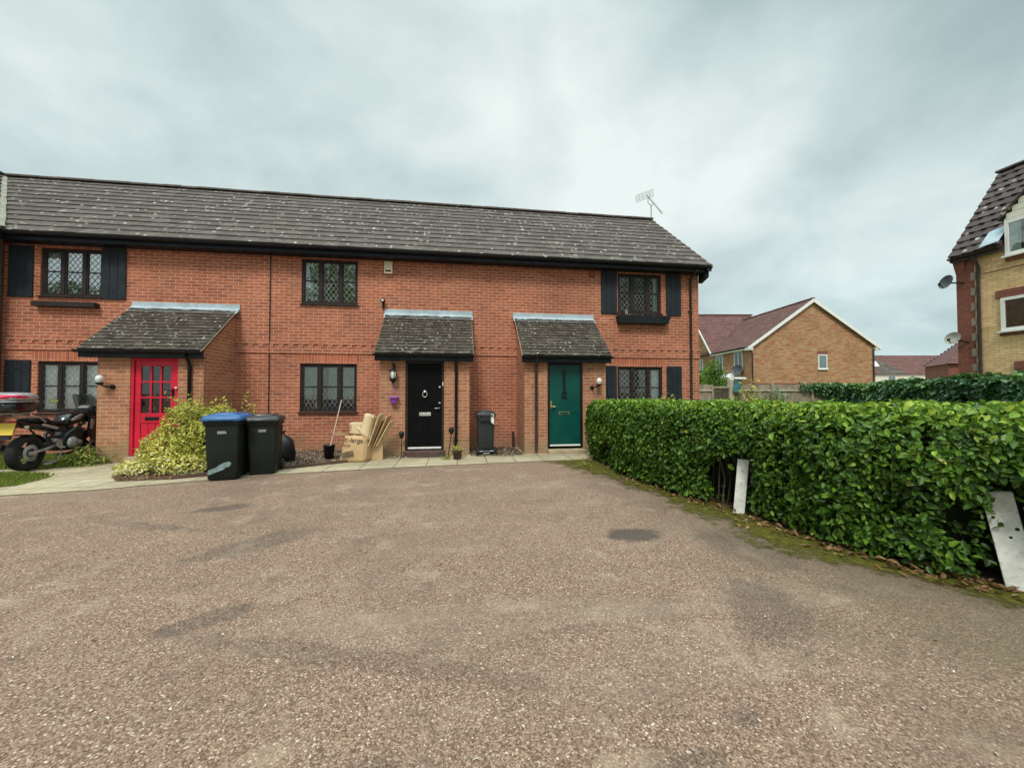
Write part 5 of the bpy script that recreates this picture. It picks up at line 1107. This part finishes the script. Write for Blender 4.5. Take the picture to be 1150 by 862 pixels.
# ================================================================== FENCE, IVY, CONIFER
fy = 15.5
fn = thing('wooden_fence', 'weathered close-boarded wooden fence between the terrace and the ivy, seen over the hedge', 'fence', (12.5, fy, 0))
mb = MB(); x = 6.8
while x < 18.3:
    if not 11.17 < x < 11.9:
        h = 1.78+random.uniform(-.015, .015); mb.box(x-12.5, -.012+random.uniform(-.004, .004), .05, x+.118-12.5, .01, h)
    x += .125
mb.build('boards', 'fence_wood', fn)
mb = MB()
for zc in (1.52, .45): mb.box(12.12-12.5, -.06, zc-.035, 18.3-12.5, -.013, zc+.035); mb.box(6.8-12.5, -.06, zc-.035, 11.1-12.5, -.013, zc+.035)
mb.build('rail', 'fence_top', fn)
for x in (8.4, 14.05, 16.07, 18.1):
    mb = MB(); mb.box(x-.06-12.5, -.12, 0, x+.06-12.5, -.014, 1.88); mb.build('fence_post', 'fence_wood', fn, .008)
gt = thing('garden_gate', 'dark wooden garden gate set in the fence close to the terrace corner', 'gate', (11.55, fy, 0))
mb = MB()
for i in range(6): mb.box(-.36+i*.12+.004, -.03, .06, -.36+(i+1)*.12-.004, -.01, 1.6)
mb.build('gate_boards', 'fence_dark', gt)
mb = MB(); mb.box(-.46, -.06, 0, -.37, .03, 1.70); mb.box(-.37, -.06, 1.61, .37, .03, 1.70); mb.build('gate_frame', 'fence_wood', gt, .005)
mb = MB(); mb.box(.37, -.1, 0, .60, .08, 2.02); mb.build('gate_post', 'fence_top', gt, .015)
mb = MB(); rings = []
for j in range(7):
    z = 2.0-.10*j; rings.append([(12.22+(.14+.01*j)*math.cos(a_)*(1+.2*math.sin(3*a_+j)), fy-.2+.06*math.sin(a_), z-.04*math.cos(a_)) for a_ in np.linspace(0, 2*math.pi, 12, endpoint=False)])
mb.rings(rings); tag(mb.build('teal_cover', 'teal_cloth'), 'teal cloth cover hanging on the fence beside the gate post', 'cloth')
mb = MB(); mb.hexa([(12.15, fy-.3, 2.02), (12.6, fy-.3, 2.02), (12.6, fy-.05, 2.02), (12.15, fy-.05, 2.02), (12.2, fy-.28, 2.1), (12.55, fy-.28, 2.1), (12.55, fy-.07, 2.1), (12.2, fy-.07, 2.1)])
tag(mb.build('white_tray', 'white_plastic'), 'white shallow tray on top of the teal cover by the gate post', 'tray')
def plant_sprig(name, label, loc, n, r, h, mat, L, cat='plant', stems=7):
    t = thing(name, label, cat, loc); P, S_ = [], MB()
    for i in range(stems):
        a_ = random.uniform(0, 6.28); q = np.array([math.cos(a_)*r*random.random(), math.sin(a_)*r*random.random(), h*random.uniform(.6, 1)])
        S_.tube([(0, 0, 0), (q[0]*.4, q[1]*.4, q[2]*.55), tuple(q)], .012, 5, r2=.004); m_ = n//stems; f_ = rng.uniform(.35, 1.05, m_)[:, None]; P.append(q*f_+rng.normal(0, r*.18, (m_, 3)))
    P = np.concatenate(P); m_ = len(P); Ln = rng.uniform(*L, m_)
    leaf_mesh('foliage', mat, P, rng.normal(size=(m_, 3))*.6+[0, -.2, .6], Ln, Ln*.45, rng.uniform(.1, .95, m_), t); S_.build('stem', 'bark', t); return t
plant_sprig('fence_climber', 'spindly climber with yellowish leaves growing up the fence right of the gate', (12.75, fy-.25, .1), 260, .5, 1.85, 'variegated_leaf', (.08, .15))
plant_sprig('garden_bush', 'low green bush in front of the fence, just over the hedge top', (13.8, fy-.6, .1), 420, .75, 1.5, 'ivy_leaf', (.08, .16))
plant_sprig('sapling', 'young red-tipped sapling poking above the hedge by the lower right window', (4.1, 7.05, .9), 90, .14, .56, 'variegated_leaf', (.05, .09), stems=5)
# ivy mass over the boundary fence
IV = [(17.2, 15.35), (15.9, 12.2), (14.5, 9.2), (13.3, 6.7), (12.5, 5.0), (11.8, 3.2)]
iv = thing('ivy_hedge', 'dark glossy ivy smothering the boundary fence at the far right, behind the laurel hedge', 'ivy', (14.5, 9.2, 0))
n = 17000; p, d, s_, T = along(IV, n); nr2 = np.stack([d[:, 1], -d[:, 0]], 1); nr2 = np.where(nr2[:, :1] > 0, -nr2, nr2)
H = 1.70+.22*(s_/T)+.05*np.sin(s_*2.1)+.04*np.sin(s_*4.7); f_ = rng.random(n); top = f_ > .62; q = rng.random(n)
pos = np.zeros((n, 3)); pos[:, :2] = p+nr2*np.where(top, .18-.75*q, .18)[:, None]; pos[:, 2] = np.where(top, H+.06*np.sin(q*3.1), .35+q*(H-.35))
N_ = np.zeros((n, 3)); N_[:, :2] = nr2*(~top)[:, None]; N_[:, 2] = np.where(top, 1, .15)
pos += N_*(vnoise(pos, 2.6, 31)*.12+vnoise(pos, 7, 32)*.05-rng.exponential(.06, n))[:, None]
Ln = rng.uniform(.09, .17, n); tint = np.clip(.42+.25*vnoise(pos, 1.8, 33)+rng.normal(0, .17, n)+.22*top, 0, 1)
leaf_mesh('foliage', 'ivy_leaf', pos-np.array([14.5, 9.2, 0]), N_*.8+rng.normal(size=(n, 3))*.4+[0, 0, .35], Ln, Ln*rng.uniform(.7, .95, n), tint, iv, droop=(0, 0, -.6))
mb = MB(); pc, dc, sc, _ = along(IV, 24, False); rings = []
for (x, y_), s_ in zip(pc, sc):
    H_ = 1.52+.2*s_/T; rings.append([(x-.06-14.5, y_-9.2, 0), (x-.08-14.5, y_-9.2, H_), (x+.42-14.5, y_-9.2, H_), (x+.42-14.5, y_-9.2, 0)])
mb.rings(rings, smooth=False); mb.build('fence_core', 'core_dark', iv)
# trailing ivy on the wooden fence
n = 900; x = 15.3+2.3*rng.beta(2.2, 1, n); z = 1.82-rng.beta(1, 1.6, n)*.7*(.25+(x-15.3)/2.3); P = np.stack([x, fy-.08-np.abs(rng.normal(0, .06, n)), z], 1); Ln = rng.uniform(.08, .15, n)
tag(leaf_mesh('fence_ivy', 'ivy_leaf', P, rng.normal(size=(n, 3))*.4+[0, -1, .3], Ln, Ln*.8, rng.uniform(0, .9, n)), 'thin ivy trailing over the top of the wooden fence', 'ivy')
cf = thing('conifer_bush', 'bright green feathery conifer bush behind the fence at the terrace corner', 'bush', (11.95, 16.6, 0))
LB = [(-.1, 0, 1.5, .75, .6, .9), (.25, 0, 1.75, .55, .5, .75), (-.35, 0, 1.9, .45, .4, .7), (.1, 0, 2.4, .4, .4, .55), (.45, 0, 1.3, .5, .5, .5)]
P, N_ = blob_leaves(4200, LB); n = len(P); Ln = rng.uniform(.08, .18, n)
leaf_mesh('foliage', 'conifer_leaf', P, N_+rng.normal(size=(n, 3))*.6, Ln, Ln*.25, np.clip(.45+.3*vnoise(P, 3, 41)+rng.normal(0, .2, n), 0, 1), cf, droop=(0, 0, 1.0))
mb = MB(); mb.tube([(0, 0, 0), (0, 0, 1.2), (.05, 0, 2.3)], .07, 8, r2=.02); mb.build('trunk', 'bark', cf)

# ================================================================== HOUSES BEYOND
def slope_tiles(mb, O, u, v, ulen, vlen, gauge, width, umin=None, umax=None, th=.03, roll=0.):
    nc = max(1, round(vlen/gauge)); tile_field(mb, O, u, v, nc, vlen/nc, width, umin or (lambda q: 0), umax or (lambda q: ulen), th=th, jit=.004, bond=True, over=.03, roll=roll)
def pane_window(parent, x0, z0, x1, z1, y, axis='y', sgn=-1, cas=1, curtain=True, fw=.06):
    """white framed window on a wall at local coordinate y, looking along -axis"""
    def B(m_, a, z, b_, z2, o0, o1):
        o0, o1 = sgn*o0, sgn*o1; lo, hi = min(y+o0, y+o1), max(y+o0, y+o1)
        if axis == 'y': m_.box(a, lo, z, b_, hi, z2)
        else: m_.box(lo, a, z, hi, b_, z2)
    f = MB(); B(f, x0, z0, x1, z0+fw, .0, .05); B(f, x0, z1-fw, x1, z1, .0, .05); B(f, x0, z0+fw, x0+fw, z1-fw, .0, .05); B(f, x1-fw, z0+fw, x1, z1-fw, .0, .05)
    for i in range(1, cas): m_ = x0+(x1-x0)*i/cas; B(f, m_-fw*.5, z0+fw, m_+fw*.5, z1-fw, .0, .05)
    B(f, x0-.05, z0-.05, x1+.05, z0, .0, .10)
    o = f.build('window', 'upvc_white', parent)
    r_ = MB(); B(r_, x0+fw, z0+fw, x1-fw, z1-fw, .004, .010); r_.build('window_backing', 'room_wall', o)
    if curtain:
        c_ = MB(); B(c_, x0+fw, z0+fw, x0+fw+(x1-x0)*.16, z1-fw, .011, .015); B(c_, x1-fw-(x1-x0)*.12, z0+fw, x1-fw, z1-fw, .011, .015); c_.build('curtain', 'curtain_net', o)
    g_ = MB(); B(g_, x0+fw, z0+fw, x1-fw, z1-fw, .020, .026); g_.build('pane', 'house_glass', o); return o
def dish(parent, c, d, r, mat, wall):
    """satellite dish: shallow bowl facing d, with arm and wall bracket"""
    c, d = Vector(c), Vector(d).normalized(); q = d.to_track_quat('Z', 'Y').to_matrix().to_4x4(); M_ = Matrix.Translation(c) @ q
    mb = MB(); prof = [(.001, 0), (r*.35, .012*r/.3), (r*.7, .05*r/.3), (r, .10*r/.3)]
    mb.lathe(prof, (0, 0, 0), 'z', 22, False, M_); mb.lathe([(a_, h_-.012) for a_, h_ in reversed(prof)], (0, 0, 0), 'z', 22, False, M_)
    o = mb.build('satellite_dish', mat, parent)
    mb = MB(); tip = M_ @ Vector((0, -r*.55, r*1.0)); mb.tube([M_ @ Vector((0, -r*.9, .08)), tip], .012, 6); mb.lathe([(.03, -.04), (.035, .03)], tuple(tip), 'z', 8); mb.tube([c-d*.01, c-d*.09, Vector(wall)], .022, 6); mb.build('dish_arm', 'iron_black', o)
# --- middle house (gable towards the camera)
mh = thing('gabled_house', 'mixed buff and red brick house with a white-edged gable behind the fence', 'house', (23.55, 22.5, 0), R(-8.1))
hw, EZm, RZ = 4.1, 4.66, 7.72; Lm = 16
mb = MB(); mb.poly([(-hw, 0, 0), (hw, 0, 0), (hw, 0, EZm), (0, 0, RZ-.1), (-hw, 0, EZm)])
mb.poly([(hw, 0, 0), (hw, Lm, 0), (hw, Lm, EZm), (hw, 0, EZm)]); mb.poly([(hw, Lm, 0), (-hw, Lm, 0), (-hw, Lm, EZm), (0, Lm, RZ-.1), (hw, Lm, EZm)])
mb.poly([(-hw, 11, 0), (-hw, 0, 0), (-hw, 0, EZm), (-hw, 5, EZm), (-hw, 8, 8.05), (-hw, 11, EZm)]); mb.poly([(-hw, Lm, 0), (-hw, 11, 0), (-hw, 11, EZm), (-hw, Lm, EZm)])
mb.build('wall', 'mixed_brick', mh)
mb = MB(); sl = math.hypot(hw+.25, RZ-EZm+.18); ez = EZm-.15
vl = Vector((hw+.25, 0, RZ-ez)); slope_tiles(mb, (-hw-.25, -.15, ez), (0, 1, 0), vl, Lm+.3, vl.length, .3, .33)
vr = Vector((-hw-.25, 0, RZ-ez)); slope_tiles(mb, (hw+.25, -.15, ez), (0, 1, 0), vr, Lm+.3, vr.length, .3, .33)
mb.poly([(-hw-.2, -.1, ez-.02), (0, -.1, RZ-.03), (0, Lm, RZ-.03), (-hw-.2, Lm, ez-.02)])
mb.build('roof', 'maroon_tile', mh)
mb = MB(); cz = 8.25; vc = Vector((0, 3.25, cz-ez)); slope_tiles(mb, (-hw-.2, 8-3.25, ez), (1, 0, 0), vc, 5.2, vc.length, .3, .33)
vc2 = Vector((0, -3.25, cz-ez)); slope_tiles(mb, (-hw-.2, 8+3.25, ez), (1, 0, 0), vc2, 5.2, vc2.length, .3, .33); mb.build('cross_roof', 'maroon_tile', mh)
mb = MB(); ridge_run(mb, (0, -.15, RZ+.03), (0, Lm, RZ+.03), .12); ridge_run(mb, (-hw-.2, 8, cz+.03), (1.0, 8, cz+.03), .12); mb.build('ridge_tile_row', 'maroon_tile', mh)
mb = MB()
for s_ in (-1, 1): mb.prism([(s_*(hw+.30), ez-.24), (s_*(hw+.30), ez-.02), (0, RZ-.01), (0, RZ-.25)], 'y', -.20, -.16); mb.box(min(s_*(hw-.02), s_*(hw+.34)), -.155, ez-.25, max(s_*(hw-.02), s_*(hw+.34)), .2, ez-.03)
mb.prism([(4.72, ez-.2), (4.72, ez-.02), (8, cz-.02), (8, cz-.2)], 'x', -hw-.28, -hw-.22); mb.prism([(11.28, ez-.2), (11.28, ez-.02), (8, cz-.02), (8, cz-.2)], 'x', -hw-.28, -hw-.22)
mb.box(-hw-.26, .2, ez-.2, -hw-.20, 4.7, ez-.04)
mb.build('bargeboard', 'upvc_white', mh)
mb = MB(); mb.rings([[(-hw-.30+.06*math.cos(t), yy, ez-.04+.06*math.sin(t)) for t in np.linspace(math.pi, 2*math.pi, 7)] for yy in (-.1, 4.7)], closed=False); mb.tube([(hw-.08, -.06, 0), (hw-.08, -.06, ez-.2)], .045, 8); mb.tube([(-hw+.02, -.06, 0), (-hw+.02, -.06, ez-.45), (-hw-.2, -.03, ez-.15)], .045, 8); mb.build('rainwater_pipes', 'brown_pipe', mh)
pane_window(mh, .33, 3.0, .93, 4.0-.03, -.001, curtain=False); mb = MB(); mb.box(.28, -.008, 3.98, .98, .0, 4.2); mb.build('window_head', 'dark_red_brick', mh)
mb = MB(); mb.box(-hw-.004, -.006, 0, hw+.004, .0, 2.05); mb.build('plinth_band', 'dark_red_brick', mh)
pane_window(mh, .95, 3.05, 1.95, 4.35, -hw, 'x', -1, 2); pane_window(mh, 3.45, 3.0, 4.4, 4.3, -hw, 'x', -1, 2); pane_window(mh, 6.5, 3.0, 7.4, 4.2, -hw, 'x', -1, 2)
mb = MB(); mb.hexa([(-hw-.85, 1.2, 2.35), (-hw-.85, 3.2, 2.35), (-hw, 3.2, 2.4), (-hw, 1.2, 2.4), (-hw-.85, 1.2, 2.5), (-hw-.85, 3.2, 2.5), (-hw, 3.2, 2.85), (-hw, 1.2, 2.85)]); mb.build('door_canopy', 'upvc_white', mh)
dish(mh, (-hw-.25, 1.2, 2.95), (-.7, -.6, .35), .38, 'dish_grey', (-hw, 1.0, 2.8))
# --- right-hand flats (front faces the car park, axis -x)
rb = thing('buff_brick_flats', 'tall buff brick building with red brick corner and white dormer at the right', 'house', (15.1, 5.0, 0))
X = 0; yf, yn = 4.6, -9.0      # far and near ends along y (local)
pier = .40
mb = MB(); mb.poly([(0, yf-pier, 0), (0, yf-pier, 5.5), (0, yn, 5.5), (0, yn, 0)]); mb.poly([(0, yn, 0), (0, yn, 5.5), (1.95, yn, 8.35), (7, yn, 5.5), (7, yn, 0)]); mb.build('wall', 'buff_brick', rb)
mb = MB(); mb.poly([(-.02, yf, 0), (-.02, yf, 5.5), (-.02, yf-pier, 5.5), (-.02, yf-pier, 0)]); mb.poly([(-.02, yf-pier, 0), (-.02, yf-pier, 5.5), (.01, yf-pier, 5.5), (.01, yf-pier, 0)]); mb.poly([(-.02, yf, 0), (7, yf, 0), (7, yf, 5.5), (1.95, yf, 8.35), (-.02, yf, 5.5)])
mb.hexa([(-.03, yf-.22, 5.02), (-.03, yf+.0, 5.02), (.2, yf+.0, 5.02), (.2, yf-.22, 5.02), (-.10, yf-.22, 5.48), (-.10, yf+.05, 5.48), (.2, yf+.05, 5.48), (.2, yf-.22, 5.48)])
mb.build('corner_pier', 'dark_red_brick', rb)
mb = MB(); z = .25
while z < 5.2: mb.box(-.024, yf-pier-.03, z, -.002, yf-pier+.07, z+.22); z += .45
mb.build('quoin_blocks', 'quoin_stone', rb)
mb = MB(); vv2 = Vector((2.06, 0, 2.85)); VC = vv2.length*.70
slope_tiles(mb, (-.16, yn-.1, 5.52), (0, 1, 0), vv2, 0, vv2.length, .29, .27, lambda q: 3.54-yn+.1 if q < VC else 0, lambda q: yf-yn+.17, th=.05, roll=.035)
slope_tiles(mb, (-.16, yn-.1, 5.52), (0, 1, 0), vv2, 0, vv2.length, .29, .27, lambda q: 0, lambda q: 1.58-yn+.1 if q < VC else -1, th=.05, roll=.035)
for ya, yb in ((yf+.05, 3.54), (1.58, yn)): mb.poly([(-.14, ya, 5.5), (1.9, ya, 8.33), (1.9, yb, 8.33), (-.14, yb, 5.5)])
mb.poly([(1.9, yf+.1, 8.36), (7.2, yf+.1, 5.5), (7.2, yn, 5.5), (1.9, yn, 8.36)]); mb.build('roof', 'brown_pantile', rb)
mb = MB(); ridge_run(mb, (1.9, yf+.12, 8.42), (1.9, yn, 8.42), .12); mb.build('ridge_tile_row', 'ridge_clay', rb)
mb = MB(); mb.rings([[(-.20+.055*math.cos(t), yy, 5.50+.055*math.sin(t)) for t in np.linspace(math.pi, 2*math.pi, 7)] for yy in (3.55, yf+.07)], closed=False); mb.box(-.15, 3.5, 5.36, -.11, yf+.03, 5.52)
mb.tube([(-.06, yf-pier-.12, 0), (-.06, yf-pier-.12, 5.1), (-.18, yf-pier-.1, 5.42)], .04, 8); mb.tube([(-.06, yf-pier-.12, 3.2), (-.06, yf-pier-.12, 3.27)], .05, 8); mb.build('rainwater_pipes', 'brown_pipe', rb)
mb = MB(); mb.hexa([(-.16, yf+.02, 5.38), (-.16, yf+.06, 5.38), (1.9, yf+.06, 8.2), (1.9, yf+.02, 8.2), (-.16, yf+.02, 5.52), (-.16, yf+.06, 5.52), (1.9, yf+.06, 8.38), (1.9, yf+.02, 8.38)]); mb.build('bargeboard', 'brown_pipe', rb)
mb = MB(); mb.box(-.012, yn, 4.86, .002, yf-pier-.2, 4.885); mb.build('string_line', 'dark_red_brick', rb)
# dormer (half dormer breaking the eaves)
dy1, dy0 = 3.52, 1.6
mb = MB(); mb.poly([(-.05, dy1, 5.15), (-.05, dy1, 6.22), (-.05, (dy0+dy1)/2, 7.3), (-.05, dy0, 6.22), (-.05, dy0, 5.15)]); mb.poly([(-.05, dy1, 5.15), (1.2, dy1, 5.15), (1.2, dy1, 6.22), (-.05, dy1, 6.22)]); dmr = mb.build('dormer', 'upvc_white', rb)
mb = MB()
for i in range(6): mb.box(-.062, dy0+.05+i*.12, 6.22+i*.17, -.052, dy1-.05-i*.12, 6.22+i*.17+.155)
mb.build('weatherboarding', 'render_cream', dmr)
mb = MB()
for s_, ya in ((1, dy1+.10), (-1, dy0-.10)): mb.hexa([(-.12, ya, 6.22), (1.9, ya, 6.22), (1.9, (dy0+dy1)/2, 7.42), (-.12, (dy0+dy1)/2, 7.42), (-.12, ya, 6.28), (1.9, ya, 6.28), (1.9, (dy0+dy1)/2, 7.48), (-.12, (dy0+dy1)/2, 7.48)])
mb.build('dormer_roof', 'brown_pantile', dmr)
mb = MB(); mb.hexa([(-.26, dy1+.0, 5.62), (-.26, dy1+.42, 5.58), (.1, dy1+.42, 6.02), (.12, dy1+.0, 6.1), (-.24, dy1, 5.66), (-.24, dy1+.40, 5.62), (.12, dy1+.40, 6.06), (.14, dy1, 6.14)]); mb.build('apron_flashing', 'lead_flashing', dmr)
pane_window(rb, dy0+.1, 5.2, dy1-.03, 6.16, -.055, 'x', -1, 3, True, .08)
pane_window(rb, 1.9, 3.14, 3.64, 4.06, -.002, 'x', -1, 3, False, .08)
for q in ((-.03, 1.8, 4.065, -.001, 3.75, 4.29), (-.03, 1.7, 2.05, -.001, 3.42, 2.28)): fbox('lintel', 'dark_red_brick', rb, *q)
for q in ((-.03, 1.85, 3.0, -.001, 3.68, 3.085), (-.06, dy0, 5.05, -.001, dy1, 5.145)): fbox('brick_sill', 'dark_red_brick', rb, *q)
dish(rb, (-.30, yf+.02, 4.78), (-.98, .25, .28), .21, 'dish_grey', (0, yf-.2, 4.72)); dish(rb, (-.24, yf-.05, 3.05), (-.9, -.05, .3), .19, 'dish_pale', (0, yf-.28, 2.9))
# --- distant houses
def far_house(label, loc, rz, w_, dpt, ez, rz_, wall, roof, hip=False, feats=None):
    t = thing('distant_house', label, 'house', loc, rz, 'houses on the skyline'); mb = MB()
    mb.box(-w_/2, 0, 0, w_/2, dpt, ez)
    if not hip: mb.poly([(-w_/2, 0, ez), (-w_/2, dpt/2, rz_-.1), (-w_/2, dpt, ez)]); mb.poly([(w_/2, 0, ez), (w_/2, dpt, ez), (w_/2, dpt/2, rz_-.1)])
    mb.build('wall', wall, t)
    mb = MB(); v_ = Vector((0, dpt/2+.3, rz_-ez)); hx = (lambda q: q*.60) if hip else (lambda q: 0)
    tile_field(mb, (-w_/2-.2, -.3, ez), (1, 0, 0), v_, 14, v_.length/14, .6, hx, lambda q: w_+.4-hx(q), th=.05, jit=.008)
    v2 = Vector((0, -dpt/2-.3, rz_-ez)); tile_field(mb, (-w_/2-.2, dpt+.3, ez), (1, 0, 0), v2, 14, v2.length/14, .6, hx, lambda q: w_+.4-hx(q), th=.05, jit=.008)
    if hip:
        k_ = v_.length*.60; zt_ = rz_-.05
        for s_ in (-1, 1): mb.poly([(s_*(w_/2+.2), -.3, ez), (s_*(w_/2+.2), dpt+.3, ez), (s_*(w_/2+.2-k_), dpt/2, zt_)])
    mb.build('roof', roof, t); return t
# positions given in metres on the ground plane
h1 = far_house('distant cream house under a grey roof with two skylights, nearest the gabled house', (75.5, 60.5, 0), R(-20), 11, 8, 4.75, 8.4, 'render_cream', 'roof_tile', True)
for sx in (-2.4, 1.2): 
    mb = MB(); mb.hexa([(sx, 1.35, 6.35), (sx+1.0, 1.35, 6.35), (sx+1.0, 1.45, 6.3), (sx, 1.45, 6.3), (sx, 2.3, 7.35), (sx+1.0, 2.3, 7.35), (sx+1.0, 2.4, 7.3), (sx, 2.4, 7.3)]); mb.build('skylight', 'upvc_white', h1)
pane_window(h1, -1.5, 3.3, .3, 4.6, -.002, cas=2); pane_window(h1, 2.6, 3.3, 3.8, 4.6, -.002, cas=2)
far_house('distant long house under a plain brown roof between two other roofs', (88, 58.5, 0), R(-8), 24, 8, 4.8, 8.6, 'render_cream', 'maroon_tile')
far_house('small red brick house with a brown roof just left of the buff building', (54.6, 31.9, 0), R(-40), 6.5, 6.5, 4.5, 8.0, 'dark_red_brick', 'maroon_tile', True)

# ================================================================== TREES BEHIND THE CAMERA (seen in the window reflections)
def tree(label, loc, h, r, n):
    t = thing('broadleaf_tree', label, 'tree', loc); mb = MB(); mb.tube([(0, 0, 0), (.1, .05, h*.3), (-.05, 0, h*.55), (.1, 0, h*.85)], .22, 10, r2=.05)
    lob = []
    for i in range(9):
        a_ = i*2.4; rr_ = r*.55*random.random()**.5; z_ = h*random.uniform(.45, .9); lob.append((rr_*math.cos(a_), rr_*math.sin(a_), z_, r*random.uniform(.35, .55), r*random.uniform(.35, .55), r*random.uniform(.3, .45)))
        mb.tube([(0, 0, h*.35), (rr_*math.cos(a_)*.5, rr_*math.sin(a_)*.5, z_*.8), (rr_*math.cos(a_), rr_*math.sin(a_), z_)], .07, 6, r2=.02)
    mb.build('trunk', 'bark', t); P, N_ = blob_leaves(n, lob); m_ = len(P); Ln = rng.uniform(.14, .28, m_)
    leaf_mesh('crown', 'tree_leaf', P, N_+rng.normal(size=(m_, 3))*.6, Ln, Ln*.6, np.clip(.45+.3*vnoise(P, 1.2, 51)+rng.normal(0, .2, m_), 0, 1), t)
tree('broad leafy tree across the car park, tall and left of the middle', (-9.6, -10, 0), 12.5, 4.2, 6500)
tree('broad leafy tree across the car park, tallest and furthest right', (15, -11, 0), 13, 4.6, 6500)
tree('smaller leafy tree far to the left across the car park', (-27.5, -11, 0), 9, 3.2, 3500)
